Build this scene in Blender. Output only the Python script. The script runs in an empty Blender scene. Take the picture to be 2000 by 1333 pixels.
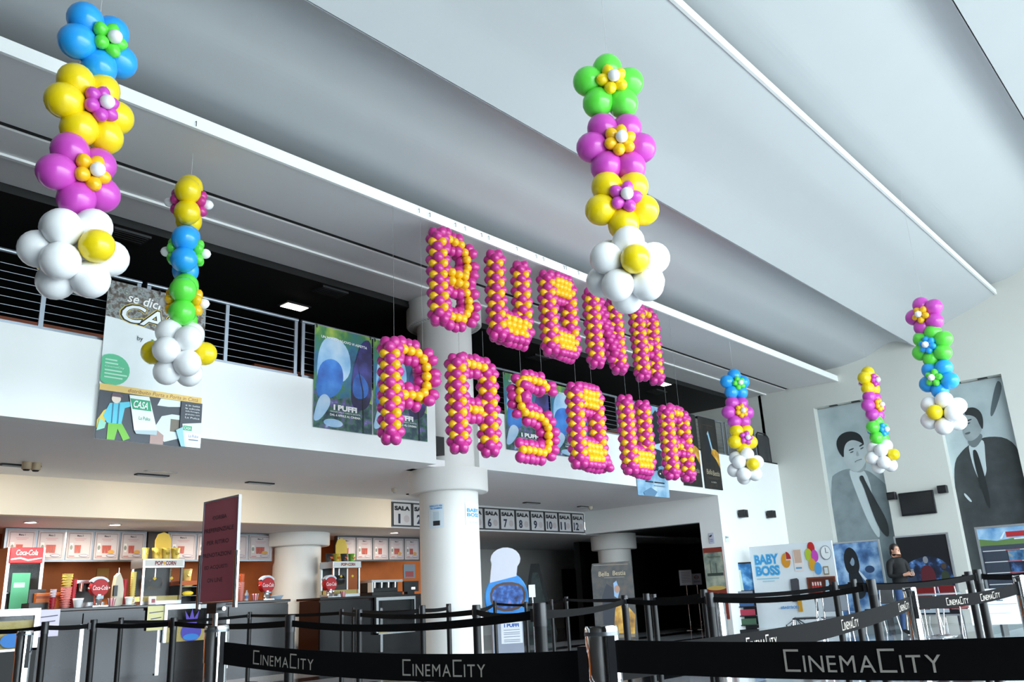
import bpy, bmesh, math, random
from mathutils import Vector, Matrix, Euler
random.seed(7)
S = bpy.context.scene
C = S.collection
R = math.radians
# ------------------------------------------------------------------ camera
FPX = 1660.0
CAM = Vector((0.0, 0.0, 1.04))
PITCH, ROLL, YAW = 0.29349607, -0.05115265, 0.86103017
fw = Vector((math.sin(YAW)*math.cos(PITCH), math.cos(YAW)*math.cos(PITCH), math.sin(PITCH)))
rt0 = Vector((math.cos(YAW), -math.sin(YAW), 0)); up0 = rt0.cross(fw)
RT = math.cos(ROLL)*rt0 + math.sin(ROLL)*up0
UP = -math.sin(ROLL)*rt0 + math.cos(ROLL)*up0
cd = bpy.data.cameras.new('camera'); cam = bpy.data.objects.new('camera', cd); C.objects.link(cam)
m3 = Matrix((RT, UP, -fw)).transposed()
cam.matrix_world = Matrix.Translation(CAM) @ m3.to_4x4()
cd.sensor_width = 36; cd.lens = FPX/2000*36; cd.clip_start = 0.05; cd.clip_end = 300
S.camera = cam
# pixel (2000x1333) -> point on a real plane of the hall
def ray(px, py): return RT*((px-1000)/FPX) - UP*((py-666.5)/FPX) + fw
def PX(px, py, X): d = ray(px, py); return CAM + d*(X/d.x)
def PY(px, py, Y): d = ray(px, py); return CAM + d*(Y/d.y)
def PZ(px, py, Z): d = ray(px, py); return CAM + d*((Z-CAM.z)/d.z)
def PD(px, py, D): return CAM + ray(px, py)*D
# ------------------------------------------------------------------ world and light
W = bpy.data.worlds.new('sky'); S.world = W; W.use_nodes = True
nt = W.node_tree; bg = nt.nodes['Background']
bg.inputs[0].default_value = (0.80, 0.93, 1.0, 1); bg.inputs[1].default_value = 7.2
S.view_settings.view_transform = 'Standard'; S.view_settings.look = 'None'
S.view_settings.exposure = 0.6; S.view_settings.gamma = 1.0
S.view_settings.use_curve_mapping = False
def area(name, loc, rot, sx, sy, power, col=(1, 1, 1), portal=False):
    l = bpy.data.lights.new(name, 'AREA'); l.shape = 'RECTANGLE'; l.size = sx; l.size_y = sy
    l.energy = power; l.color = col
    o = bpy.data.objects.new(name, l); C.objects.link(o); o.location = loc; o.rotation_euler = rot
    if portal: l.cycles.is_portal = True
    return o
area('window_portal', (8.5, -5.3, 4.4), (R(90), 0, 0), 27, 8.4, 1, portal=True)
# ------------------------------------------------------------------ materials
MATS = {}
def lin(h):
    h = h.lstrip('#'); r = [int(h[i:i+2], 16)/255 for i in (0, 2, 4)]
    return tuple(c/12.92 if c <= .04045 else ((c+.055)/1.055)**2.4 for c in r)
def mat(hexc, rough=.5, metal=0.0, noise=.05, scale=6.0, coat=0.0, bump=0.0, emit=0.0, spec=.5, alpha=1.0, trans=0.0, sss=0.0):
    key = (hexc, rough, metal, noise, scale, coat, bump, emit, spec, alpha, trans, sss)
    if key in MATS: return MATS[key]
    m = bpy.data.materials.new('m_%s_%d' % (hexc, len(MATS))); m.use_nodes = True
    n = m.node_tree.nodes; l = m.node_tree.links; b = n['Principled BSDF']
    c = lin(hexc)
    b.inputs['Roughness'].default_value = rough; b.inputs['Metallic'].default_value = metal
    b.inputs['Specular IOR Level'].default_value = spec; b.inputs['Coat Weight'].default_value = coat
    b.inputs['Coat Roughness'].default_value = .12
    if alpha < 1: b.inputs['Alpha'].default_value = alpha
    if trans: b.inputs['Transmission Weight'].default_value = trans
    if sss: b.inputs['Subsurface Weight'].default_value = sss; b.inputs['Subsurface Radius'].default_value = (.05, .05, .05)
    tc = n.new('ShaderNodeTexCoord'); nz = n.new('ShaderNodeTexNoise'); nz.inputs['Scale'].default_value = scale
    nz.inputs['Detail'].default_value = 4
    l.new(tc.outputs['Object'], nz.inputs['Vector'])
    mx = n.new('ShaderNodeMix'); mx.data_type = 'RGBA'
    mx.inputs[6].default_value = (*[x*(1-noise) for x in c], 1); mx.inputs[7].default_value = (*[min(1, x*(1+noise)) for x in c], 1)
    l.new(nz.outputs['Fac'], mx.inputs[0]); l.new(mx.outputs[2], b.inputs['Base Color'])
    if bump:
        bp = n.new('ShaderNodeBump'); bp.inputs['Strength'].default_value = bump; bp.inputs['Distance'].default_value = .01
        l.new(nz.outputs['Fac'], bp.inputs['Height']); l.new(bp.outputs[0], b.inputs['Normal'])
    if emit:
        l.new(mx.outputs[2], b.inputs['Emission Color']); b.inputs['Emission Strength'].default_value = emit
    MATS[key] = m; return m
def flat(hexc): return mat(hexc, .55, noise=.03, scale=8)
def photo(name, stops, scale=5, kind='noise', rough=.5, stretch=(1, 1, 1), detail=6):
    """printed picture: coloured texture through a ramp"""
    key = ('photo', name)
    if key in MATS: return MATS[key]
    m = bpy.data.materials.new('p_'+name); m.use_nodes = True; n = m.node_tree.nodes; l = m.node_tree.links; b = n['Principled BSDF']
    b.inputs['Roughness'].default_value = rough
    tc = n.new('ShaderNodeTexCoord'); mp = n.new('ShaderNodeMapping'); mp.inputs['Scale'].default_value = stretch
    l.new(tc.outputs['Object'], mp.inputs[0])
    if kind == 'noise':
        t = n.new('ShaderNodeTexNoise'); t.inputs['Scale'].default_value = scale; t.inputs['Detail'].default_value = detail; out = t.outputs['Fac']
    else:
        t = n.new('ShaderNodeTexVoronoi'); t.inputs['Scale'].default_value = scale; out = t.outputs['Color']
    l.new(mp.outputs[0], t.inputs['Vector'])
    r = n.new('ShaderNodeValToRGB'); e = r.color_ramp.elements
    while len(e) < len(stops): e.new(.5)
    for i, (p, h) in enumerate(stops): e[i].position = p; e[i].color = (*lin(h), 1)
    l.new(out, r.inputs[0]); l.new(r.outputs[0], b.inputs['Base Color'])
    MATS[key] = m; return m
# ------------------------------------------------------------------ object helpers
WM = {}
def tag(o, label=None, cat=None, group=None, kind=None):
    if label: o['label'] = label
    if cat: o['category'] = cat
    if group: o['group'] = group
    if kind: o['kind'] = kind
    return o
def thing(name, label, cat, loc=(0, 0, 0), rz=0.0, group=None):
    o = bpy.data.objects.new(name, None); C.objects.link(o); o.empty_display_size = .1
    o.location = loc; o.rotation_euler = (0, 0, rz)
    WM[o] = Matrix.Translation(Vector(loc)) @ Matrix.Rotation(rz, 4, 'Z')
    return tag(o, label, cat, group)
class MB:
    def __init__(s): s.v = []; s.f = []; s.m = []; s.s = []; s.mats = []
    def mi(s, m):
        if m not in s.mats: s.mats.append(m)
        return s.mats.index(m)
    def add(s, vs, fs, m, sm=False):
        o = len(s.v); s.v += [tuple(v) for v in vs]; k = s.mi(m)
        for f in fs: s.f.append([i+o for i in f]); s.m.append(k); s.s.append(sm)
        return s
    def box(s, x0, x1, y0, y1, z0, z1, m):
        v = [(x0, y0, z0), (x1, y0, z0), (x1, y1, z0), (x0, y1, z0), (x0, y0, z1), (x1, y0, z1), (x1, y1, z1), (x0, y1, z1)]
        return s.add(v, [(3, 2, 1, 0), (4, 5, 6, 7), (0, 1, 5, 4), (1, 2, 6, 5), (2, 3, 7, 6), (3, 0, 4, 7)], m)
    def cyl(s, p0, p1, r0, r1=None, m=None, n=16, caps=True, sm=True):
        r1 = r0 if r1 is None else r1; p0 = Vector(p0); p1 = Vector(p1); a = (p1-p0).normalized()
        u = a.orthogonal().normalized(); w = a.cross(u); v = []
        for p, r in ((p0, r0), (p1, r1)):
            for i in range(n):
                t = 2*math.pi*i/n; v.append(p + (u*math.cos(t)+w*math.sin(t))*r)
        s.add(v, [(i, (i+1) % n, n+(i+1) % n, n+i) for i in range(n)], m, sm)
        if caps: s.add(v, [list(range(n))[::-1], list(range(n, 2*n))], m)
        return s
    def lathe(s, prof, c, m, n=20, sm=True):
        c = Vector(c); v = []; k = len(prof)
        for r, z in prof:
            for i in range(n):
                t = 2*math.pi*i/n; v.append(c + Vector((r*math.cos(t), r*math.sin(t), z)))
        f = [(j*n+i, j*n+(i+1) % n, (j+1)*n+(i+1) % n, (j+1)*n+i) for j in range(k-1) for i in range(n)]
        s.add(v, f, m, sm)
        s.add(v[:n], [list(range(n))[::-1]], m); s.add(v[-n:], [list(range(n))], m); return s
    def prism(s, poly, y0, y1, m):
        n = len(poly); ar = sum(poly[i][0]*poly[(i+1) % n][1]-poly[(i+1) % n][0]*poly[i][1] for i in range(n))
        if ar < 0: poly = poly[::-1]
        v = [(x, y0, z) for x, z in poly]+[(x, y1, z) for x, z in poly]
        return s.add(v, [list(range(n)), list(range(n, 2*n))[::-1]]+[(i, n+i, n+(i+1) % n, (i+1) % n) for i in range(n)], m)
    def extX(s, poly, x0, x1, m):
        """closed polygon of (y, z) extruded along x"""
        n = len(poly); v = [(x0, y, z) for y, z in poly]+[(x1, y, z) for y, z in poly]
        return s.add(v, [list(range(n))[::-1], list(range(n, 2*n))]+[(i, (i+1) % n, n+(i+1) % n, n+i) for i in range(n)], m)
    def sphere(s, c, r, m, nu=14, nv=9):
        r = (r, r, r) if not hasattr(r, '__len__') else r; v = [(c[0], c[1], c[2]-r[2])]; 
        for j in range(1, nv):
            ph = -math.pi/2+math.pi*j/nv
            for i in range(nu):
                t = 2*math.pi*i/nu; v.append((c[0]+r[0]*math.cos(ph)*math.cos(t), c[1]+r[1]*math.cos(ph)*math.sin(t), c[2]+r[2]*math.sin(ph)))
        v.append((c[0], c[1], c[2]+r[2])); L = len(v)-1
        f = [(0, 1+(i+1) % nu, 1+i) for i in range(nu)]
        f += [(1+j*nu+i, 1+j*nu+(i+1) % nu, 1+(j+1)*nu+(i+1) % nu, 1+(j+1)*nu+i) for j in range(nv-2) for i in range(nu)]
        f += [(1+(nv-2)*nu+i, 1+(nv-2)*nu+(i+1) % nu, L) for i in range(nu)]
        return s.add(v, f, m, True)
    def tube(s, pts, r, m, n=8):
        pts = [Vector(p) for p in pts]; v = []; u = None
        for i, p in enumerate(pts):
            a = (pts[min(i+1, len(pts)-1)]-pts[max(i-1, 0)]).normalized()
            u = a.orthogonal().normalized() if u is None else (u-a*u.dot(a)).normalized()
            w = a.cross(u)
            for k in range(n): t = 2*math.pi*k/n; v.append(p+(u*math.cos(t)+w*math.sin(t))*r)
        f = [(i*n+k, i*n+(k+1) % n, (i+1)*n+(k+1) % n, (i+1)*n+k) for i in range(len(pts)-1) for k in range(n)]
        s.add(v, f, m, True); s.add(v[:n], [list(range(n))[::-1]], m); s.add(v[-n:], [list(range(n))], m); return s
    def ribbon(s, top, bot, nrm, th, m):
        """strip between two point rows, with thickness"""
        n = len(top); nrm = Vector(nrm)*th/2; v = []
        for a, b in zip(top, bot): v += [Vector(a)-nrm, Vector(b)-nrm, Vector(b)+nrm, Vector(a)+nrm]
        f = []
        for i in range(n-1):
            o = i*4
            for k in range(4): f.append((o+k, o+(k+1) % 4, o+4+(k+1) % 4, o+4+k))
        f += [(3, 2, 1, 0), tuple(4*(n-1)+k for k in range(4))]
        return s.add(v, f, m)
    def build(s, name, parent=None, world=False, bevel=0.0, seg=2):
        me = bpy.data.meshes.new(name); v = s.v
        if world and parent is not None:
            iw = WM[parent].inverted(); v = [tuple(iw @ Vector(p)) for p in v]
        me.from_pydata(v, [], s.f); me.polygons.foreach_set('material_index', s.m); me.polygons.foreach_set('use_smooth', s.s)
        for m in s.mats: me.materials.append(m)
        me.update()
        o = bpy.data.objects.new(name, me); C.objects.link(o)
        if parent is not None:
            o.parent = parent; WM[o] = WM[parent].copy()
        else: WM[o] = Matrix()
        if bevel:
            b = o.modifiers.new('bevel', 'BEVEL'); b.width = bevel; b.segments = seg; b.limit_method = 'ANGLE'
        return o
    def mesh(s, name):
        me = bpy.data.meshes.new(name); me.from_pydata(s.v, [], s.f)
        me.polygons.foreach_set('material_index', s.m); me.polygons.foreach_set('use_smooth', s.s)
        for m in s.mats: me.materials.append(m)
        me.update(); return me
def inst(name, me, parent, loc=(0, 0, 0), rot=(0, 0, 0), sc=(1, 1, 1)):
    o = bpy.data.objects.new(name, me); C.objects.link(o)
    if parent is not None: o.parent = parent; WM[o] = WM[parent].copy()
    o.location = loc; o.scale = sc
    if isinstance(rot, Matrix): o.rotation_euler = rot.to_euler()
    else: o.rotation_euler = rot
    return o
def struct(name, mb, label=None, bevel=0):
    o = mb.build(name, bevel=bevel); o['kind'] = 'structure'
    if label: o['label'] = label
    return o
TXT = {}
def textmesh(s, bold=0.0, shear=0.0, spacing=1.0, extrude=.0015):
    key = (s, bold, shear, spacing, extrude)
    if key in TXT: return TXT[key]
    cu = bpy.data.curves.new('t', 'FONT'); cu.body = s; cu.offset = bold; cu.shear = shear; cu.extrude = 0
    cu.space_character = spacing; cu.resolution_u = 3; cu.align_x = 'CENTER'; cu.align_y = 'CENTER'
    o = bpy.data.objects.new('t', cu); C.objects.link(o); bpy.context.view_layer.update()
    dg = bpy.context.evaluated_depsgraph_get(); me = bpy.data.meshes.new_from_object(o.evaluated_get(dg))
    co = [tuple(v.co) for v in me.vertices]; fa = [tuple(p.vertices) for p in me.polygons]
    bpy.data.objects.remove(o); bpy.data.curves.remove(cu); bpy.data.meshes.remove(me)
    xs = [c[0] for c in co]; ys = [c[1] for c in co]
    w = (max(xs)-min(xs)) or 1; h = (max(ys)-min(ys)) or 1; cx = (max(xs)+min(xs))/2; cy = (max(ys)+min(ys))/2
    TXT[key] = ([((x-cx)/w, (y-cy)/h) for x, y, z in co], fa, w/h); return TXT[key]
class Print:
    """flat print on a panel: local x right, z up, front is -y"""
    def __init__(s, x0, z0, w, h, y): s.x0, s.z0, s.w, s.h, s.y = x0, z0, w, h, y; s.mb = MB(); s.k = 0
    def P(s, u, v): return (s.x0+u*s.w, s.y-s.k*.0012, s.z0+v*s.h)
    def poly(s, pts, m):
        s.k += 1; m = flat(m) if isinstance(m, str) else m
        n = len(pts); ar = sum(pts[i][0]*pts[(i+1) % n][1]-pts[(i+1) % n][0]*pts[i][1] for i in range(n))
        if ar < 0: pts = pts[::-1]
        s.mb.add([s.P(*p) for p in pts], [list(range(n))], m); return s
    def blob(s, pts, m, it=2):
        for _ in range(it):
            q = []
            for i in range(len(pts)):
                (x0, y0), (x1, y1) = pts[i], pts[(i+1) % len(pts)]; q += [(.75*x0+.25*x1, .75*y0+.25*y1), (.25*x0+.75*x1, .25*y0+.75*y1)]
            pts = q
        return s.poly(pts, m)
    def rect(s, u0, v0, u1, v1, m): return s.poly([(u0, v0), (u1, v0), (u1, v1), (u0, v1)], m)
    def ell(s, u, v, ru, rv, m, n=24, a0=0, a1=360, rot=0):
        pts = []; cr, sr = math.cos(R(rot)), math.sin(R(rot))
        for i in range(n + (a1-a0 < 360)):
            t = R(a0+(a1-a0)*i/n); a, b = ru*math.cos(t), rv*math.sin(t)
            # rotate in metric space
            X, Z = a*s.w, b*s.h; pts.append((min(1, max(0, u+(X*cr-Z*sr)/s.w)), min(1, max(0, v+(X*sr+Z*cr)/s.h))))
        if a1-a0 < 360: pts.append((u, v))
        return s.poly(pts, m)
    def text(s, t, u, v, tw=None, th=None, m='#101010', bold=0.0, shear=0.0, spacing=1.0, rot=0):
        """centred text; tw / th = width / height as fractions of the panel"""
        s.k += 1; co, fa, asp = textmesh(t, bold, shear, spacing); m = flat(m) if isinstance(m, str) else m
        if tw is not None and th is None: W_ = tw*s.w; H_ = W_/asp
        elif th is not None and tw is None: H_ = th*s.h; W_ = H_*asp
        else: W_ = tw*s.w; H_ = th*s.h
        cr, sr = math.cos(R(rot)), math.sin(R(rot)); vs = []
        for a, b in co:
            X, Z = a*W_, b*H_; vs.append((s.x0+u*s.w+X*cr-Z*sr, s.y-s.k*.0012, s.z0+v*s.h+X*sr+Z*cr))
        s.mb.add(vs, fa, m); return s
    def build(s, parent, name='print'): return s.mb.build(name, parent)
# ================================================================== THE SETTING
Y0, YB, XS, XW = 9.6, 13.5, 18.25, 21.8           # parapet face, bulkhead face, opening wall, portrait wall
ZP, ZS, ZL = 4.10, 3.10, 2.53                     # parapet top, soffit, low ceiling behind bulkhead
XL, YF = -4.5, -5.2                               # left wall, window front
m_white = mat('#f1f3f2', .6, noise=.02, scale=2)
m_wallR = mat('#d3d4ce', .6, noise=.025, scale=1.5)
m_ceil = mat('#bfc3c6', .65, noise=.02, scale=1.5)
m_soff = mat('#dedcdd', .7, noise=.03, scale=2)
m_grey = mat('#b4b5b9', .7, noise=.03, scale=2)
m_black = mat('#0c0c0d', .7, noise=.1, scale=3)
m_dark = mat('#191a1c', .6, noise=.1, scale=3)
m_beige = mat('#f6e6cf', .6, noise=.03, scale=2)
m_pale = mat('#b9bdc4', .08, noise=.07, scale=9, coat=.4)
m_darkt = mat('#1f2023', .12, noise=.2, scale=14, coat=.4)
m_col = mat('#eeedea', .55, noise=.02, scale=3)
# floor with its granite bands
fl = struct('floor', MB().box(XL, 27, YF-.2, 22, -.30, -.012, mat('#3c3d40', .3, noise=.1)), 'polished floor of pale and dark stone bands')
TILE_P = MB().box(0, 1.594, 0, 1.194, -.012, 0, m_pale).mesh('tile'); TILE_D = MB().box(0, 1.594, 0, .594, -.012, 0, m_darkt).mesh('tile')
y = 1.2
while y < 13.4:
    for k in range(-1, 16):
        X = k*1.6-.6
        if X < .25*y-2.5 or X > 23: continue
        inst('tile', TILE_P, fl, (X, y, 0))
        inst('tile', TILE_D, fl, (X, y+1.2, 0))
    y += 1.8
mb = MB(); mb.box(XL, 27, 13.8, 22, -.012, 0, m_darkt); mb.box(XL, 27, YF, 1.2, -.012, 0, m_pale)
o = mb.build('tile', fl); o['kind'] = 'stuff'
# unseen outdoor ground, added to bounce daylight up to the ceiling
struct('ground', MB().box(-40, 60, -60, YF-.2, -.4, -.02, mat('#b9b6ae', .8, noise=.08, scale=2)), 'unseen pale paving added outside the window front to bounce daylight')
# ceiling: stepped shells running the length of the hall
XA = XL
mb = MB()
def crom(P, n=7):
    if len(P) < 3: return P
    Q = []
    for i in range(len(P)-1):
        p0, p1, p2, p3 = P[max(0, i-1)], P[i], P[i+1], P[min(len(P)-1, i+2)]
        for k in range(n):
            t = k/n; Q.append(tuple(.5*(2*b+(c-a)*t+(2*a-5*b+4*c-d)*t*t+(3*b-a-3*c+d)*t**3) for a, b, c, d in zip(p0, p1, p2, p3)))
    return Q+[P[-1]]
def shell(pts, m, th=.05):
    pts = crom(pts)
    mb.extX([(y, z) for y, z in pts]+[(y, z+th) for y, z in reversed(pts)], XA, XW, m)
shell([(9.70, 6.04), (10.34, 6.03)], m_soff)
shell([(9.10, 6.05), (9.67, 6.05)], m_soff)
shell([(7.70, 6.01), (8.985, 6.05)], m_soff)
mb.box(XA, XW, 8.97, 9.12, 6.075, 6.2, m_black)
mb.box(XA, XW, 9.655, 9.715, 6.02, 6.1, m_white)
mb.box(XA, XW, 7.66, 7.70, 6.0, 6.15, m_white)            # bright fascia strip
shell([(5.68, 6.48), (5.85, 6.605), (6.05, 6.70), (6.25, 6.715), (6.5, 6.63), (6.85, 6.49), (7.25, 6.41), (7.63, 6.37), (8.6, 6.35)], m_ceil)
shell([(3.70, 7.33), (4.18, 7.13), (4.6, 6.99), (5.04, 6.82), (5.40, 6.63), (5.66, 6.48)], m_ceil)
mb.box(XA, XW, 3.68, 3.72, 7.30, 7.42, m_white)
shell([(1.57, 8.0), (1.72, 8.13), (1.92, 8.21), (2.15, 8.17), (2.6, 7.96), (3.04, 7.76), (3.4, 7.62), (3.9, 7.55)], m_ceil)
shell([(YF, 8.75), (-3, 8.65), (-1, 8.45), (.5, 8.25), (1.55, 8.0)], m_ceil)
mb.box(XA, XW, YF, 10.4, 9.0, 9.2, m_dark)
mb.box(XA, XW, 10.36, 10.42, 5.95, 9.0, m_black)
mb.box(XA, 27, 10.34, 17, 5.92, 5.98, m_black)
CEIL = struct('ceiling', mb, 'white stepped ceiling vaults with a bright fascia strip')
mb = MB(); mb.box(XA, XS, Y0+.22, YB, ZS, ZS+.12, mat('#f2f0f1', .7, noise=.02, scale=2)); mb.box(XA, 27, YB+.2, 20.2, ZL, ZL+.1, mat('#d2d2d4', .7, noise=.02, scale=2)); mb.box(XS+.25, 27, 9.9, YB+.2, ZL+.04, ZL+.14, m_dark)
struct('ceiling_mezzanine', mb, 'grey soffit under the mezzanine')
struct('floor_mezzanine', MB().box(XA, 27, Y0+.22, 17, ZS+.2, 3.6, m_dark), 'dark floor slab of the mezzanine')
# parapet and the white wall that carries it on
xa = PY(851, 850, Y0).x; xb = PY(934, 850, Y0).x
mb = MB(); mb.box(XA, xa, Y0, Y0+.22, ZS, ZP, m_white); mb.box(xb, XW, Y0, Y0+.22, ZS, ZP, m_white); mb.box(XS, XW, Y0, Y0+.25, 0, ZS, m_white)
mb.box(xa, xb, Y0+.55, Y0+.75, ZS, ZP, m_white)
struct('wall_mezzanine', mb, 'white mezzanine parapet running down to the floor beside the opening')
# bulkhead over the snack bar
xq = PY(764, 1010, YB).x
mb = MB(); mb.box(XA, xq, YB, YB+.2, ZL, ZS, m_beige); mb.box(xq, XS, YB+.01, YB+.2, ZL, ZS, m_soff)
struct('wall_bulkhead', mb, 'beige bulkhead above the snack bar')
# side wall with the dark opening
yo1 = PX(1366, 1021, XS).y
mb = MB(); mb.box(XS, XS+.25, yo1, YB, ZL, ZS, m_white); mb.box(XS, XS+.25, Y0+.25, yo1, 0, ZS, m_white)
struct('wall_opening', mb, 'side wall with the dark opening to the corridor')
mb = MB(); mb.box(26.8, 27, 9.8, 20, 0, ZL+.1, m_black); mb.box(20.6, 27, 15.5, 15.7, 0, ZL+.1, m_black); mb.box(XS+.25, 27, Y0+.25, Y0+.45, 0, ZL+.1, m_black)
struct('wall_corridor', mb, 'black corridor walls beyond the opening')
# portrait wall with two tall niches
n1 = (PX(1589, 800, XW).y, PX(1733, 965, XW).y); n2 = (PX(1848, 890, XW).y, PX(1954, 727, XW).y); ZN = 5.43
mb = MB()
for a, b in ((YF, n2[1]), (n2[0], n1[1]), (n1[0], 9.9)): mb.box(XW, XW+.28, a, b, 0, 9.2, m_wallR)
for a, b in ((n2[1], n2[0]), (n1[1], n1[0])): mb.box(XW, XW+.28, a, b, ZN, 9.2, m_wallR)
mb.box(XW+.28, XW+.4, YF, 9.9, 0, 9.2, m_wallR)
mb.box(XW, XW+.3, 9.82, 17, ZP-.6, 9.2, m_wallR)
struct('wall_right', mb, 'pale wall with two tall portrait niches')
m_unseen_dark = mat('#2b2826', .35, noise=.2, scale=1)  # dark tone of unseen walls, chosen to darken the chrome reflections
struct('wall_left', MB().box(XL-.2, XL, YF, 20, 0, 9.2, m_unseen_dark))
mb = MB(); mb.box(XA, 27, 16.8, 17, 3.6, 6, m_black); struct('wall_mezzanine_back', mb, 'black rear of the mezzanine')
xo = PY(826, 1110, 16.4).x
mb = MB(); mb.box(XA, xo+.4, 16.5, 16.7, 0, ZL, mat('#cf6c28', .6, noise=.25, scale=3)); struct('wall_bar', mb, 'orange plaster wall behind the snack bar')
mb = MB(); mb.box(xo+.4, 27, 18.6, 18.8, 0, ZL, mat('#d8d8d6', .7)); mb.box(xo+.3, xo+.4, 16.5, 18.8, 0, ZL, mat('#d8d8d6', .7)); struct('wall_back', mb, 'grey wall at the back of the foyer')
dd = MB(); a = PY(1098, 1130, 18.58).x; b = PY(1160, 1130, 18.58).x
dd.box(a, b, 18.55, 18.6, 0, PY(1130, 1112, 18.58).z, m_black); struct('door_1', dd, 'dark doorway in the back wall')
# window front behind the camera: frame of posts and rails, daylight falls through it
m_alu = mat('#8d9296', .4, .6)
mb = MB()
for i in range(10): x = XL+i*(XW-XL)/9; mb.box(x-.04, x+.04, YF-.12, YF, 0, 8.75, m_alu)
for z in (.03, 3.0, 6.0, 8.72): mb.box(XL, XW, YF-.1, YF-.02, z-.03, z+.03, m_alu)
mb2 = MB(); mb2.box(XL, -.6, YF-.15, YF-.02, 0, 8.75, m_unseen_dark); mb2.box(-.6, XW, YF-.15, YF-.02, 6.7, 8.75, m_ceil); mb2.build('wall_front_added')['kind'] = 'structure'  # unseen solid wall and lintel, added to cut daylight and darken reflections
struct('window_1', mb, 'tall glazed front with slim metal posts')
# ------------------------------------------------------------------ columns
def column(label, x, y, r, rc, zc0, zc1, top, extra=None):
    t = thing('column', label, 'column', (x, y, 0), 0)
    MB().lathe([(r, 0), (r, zc0)], (0, 0, 0), m_col, 40).build('shaft', t)
    MB().lathe([(rc-.02, zc0), (rc, zc0+.02), (rc, zc1)], (0, 0, 0), m_col, 48).build('capital', t)
    if extra:
        z0, z1 = extra
        MB().lathe([(r*.975, zc1), (r*.975, z0)], (0, 0, 0), m_col, 40).build('upper_shaft', t)
        o = MB().lathe([(rc-.02, z0), (rc, z0+.02), (rc, z1)], (0, 0, 0), m_col, 48).build('upper_capital', t)
        mb = MB()
        for i in range(60):
            a = 2*math.pi*i/60; p = Vector((math.cos(a), math.sin(a), 0)); q = Vector((-p.y, p.x, 0)); c = p*(rc-.075)+Vector((0, 0, z0-.001))
            mb.add([c+p*.03+q*.008, c+p*.03-q*.008, c-p*.03-q*.008, c-p*.03+q*.008], [(0, 1, 2, 3)], m_black)
        mb.build('vent_slots', o)
    return t
colA = (PY(880, 1100, 10.12).x, 10.12)
column('thick white column beside the parapet between the two balloon words', *colA, .485, .655, ZS-.36, ZS, 6, (5.62, 6.03))
xB = PY(580, 1100, 15.3).x
column('white column standing at the snack bar between the counters', xB, 15.3, .485, .66, 2.27, ZL, ZL)
column('grey column inside the dark opening behind the film standee', PD(1200, 1080, 23.2).x, PD(1200, 1080, 23.2).y, .45, .62, 2.16, ZL+.04, ZL)
# ------------------------------------------------------------------ railing on the parapet
m_rail = mat('#9aa3ad', .35, .75, noise=.05)
ZR = 4.94
def railing(label, x0, x1, posts, dark=False):
    t = thing('railing', label, 'railing', ((x0+x1)/2, Y0+.09, ZP), 0, 'cable railings on the mezzanine parapet'); L = (x1-x0)/2
    MB().cyl((-L, 0, ZR-ZP), (L, 0, ZR-ZP), .024, m=m_rail, n=12).build('handrail', t)
    MB().box(-L, L, -.03, .03, 0, .05, m_rail).build('bottom_rail', t)
    pm = MB().box(-.025, .025, -.012, .012, .05, ZR-ZP-.02, m_rail).mesh('post'); cm = MB().cyl((-L, 0, 0), (L, 0, 0), .005, m=m_rail, n=6).mesh('cable')
    for p in posts: inst('post', pm, t, (p-(x0+x1)/2, 0, 0))
    for k in range(7): inst('cable', cm, t, (0, 0, .135+k*.093))
    return t
rx = lambda px, py: PY(px, py, Y0+.09).x
g = rx
ps = lambda x0, x1: [x0+.03]+[x0+(x1-x0)*i/max(2, round((x1-x0)/1.05)) for i in range(1, max(2, round((x1-x0)/1.05)))]+[x1-.03]
secs = [('cable railing at the far left behind the white balloon daisy', -1.0, g(277, 548)), ('cable railing between the tall banner and the first forest banner', g(287, 550), g(582, 622)),
        ('cable railing behind the left pair of forest film banners', g(589, 624), g(812, 680)), ('cable railing behind the right pair of forest film banners', g(938, 705), g(1203, 772)),
        ('cable railing behind the snow banner and the black banners', g(1208, 774), g(1409, 823)), ('short cable railing at the right end of the mezzanine', g(1414, 824), g(1472, 838))]
for l, a, b in secs: railing(l, a, b, ps(a, b))
t = thing('end_guard', 'dark mesh guard closing the right end of the mezzanine railing', 'guard', (rx(1483, 870), Y0+.09, ZP))
mb = MB(); w = rx(1500, 880)-rx(1476, 870); mb.tube([(-.1, 0, 0), (-.1, 0, .74), (0, 0, .8), (w-.25, 0, .8), (w-.1, 0, .7), (w-.1, 0, 0)], .02, m_dark); mb.build('frame', t)
mb = MB(); mb.box(-.09, w-.11, -.004, .004, .02, .76, mat('#3a3c3f', .7, alpha=.75)); mb.build('mesh_panel', t)
MB().box(XW-1.1, XW-.02, Y0, Y0+.2, ZP, ZP+.035, m_black).build('trim_1')['kind'] = 'structure'
MB().box(xa-.42, xa, Y0+.03, Y0+.2, ZP, ZP+.10, m_black).build('trim_2')['kind'] = 'structure'
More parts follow.
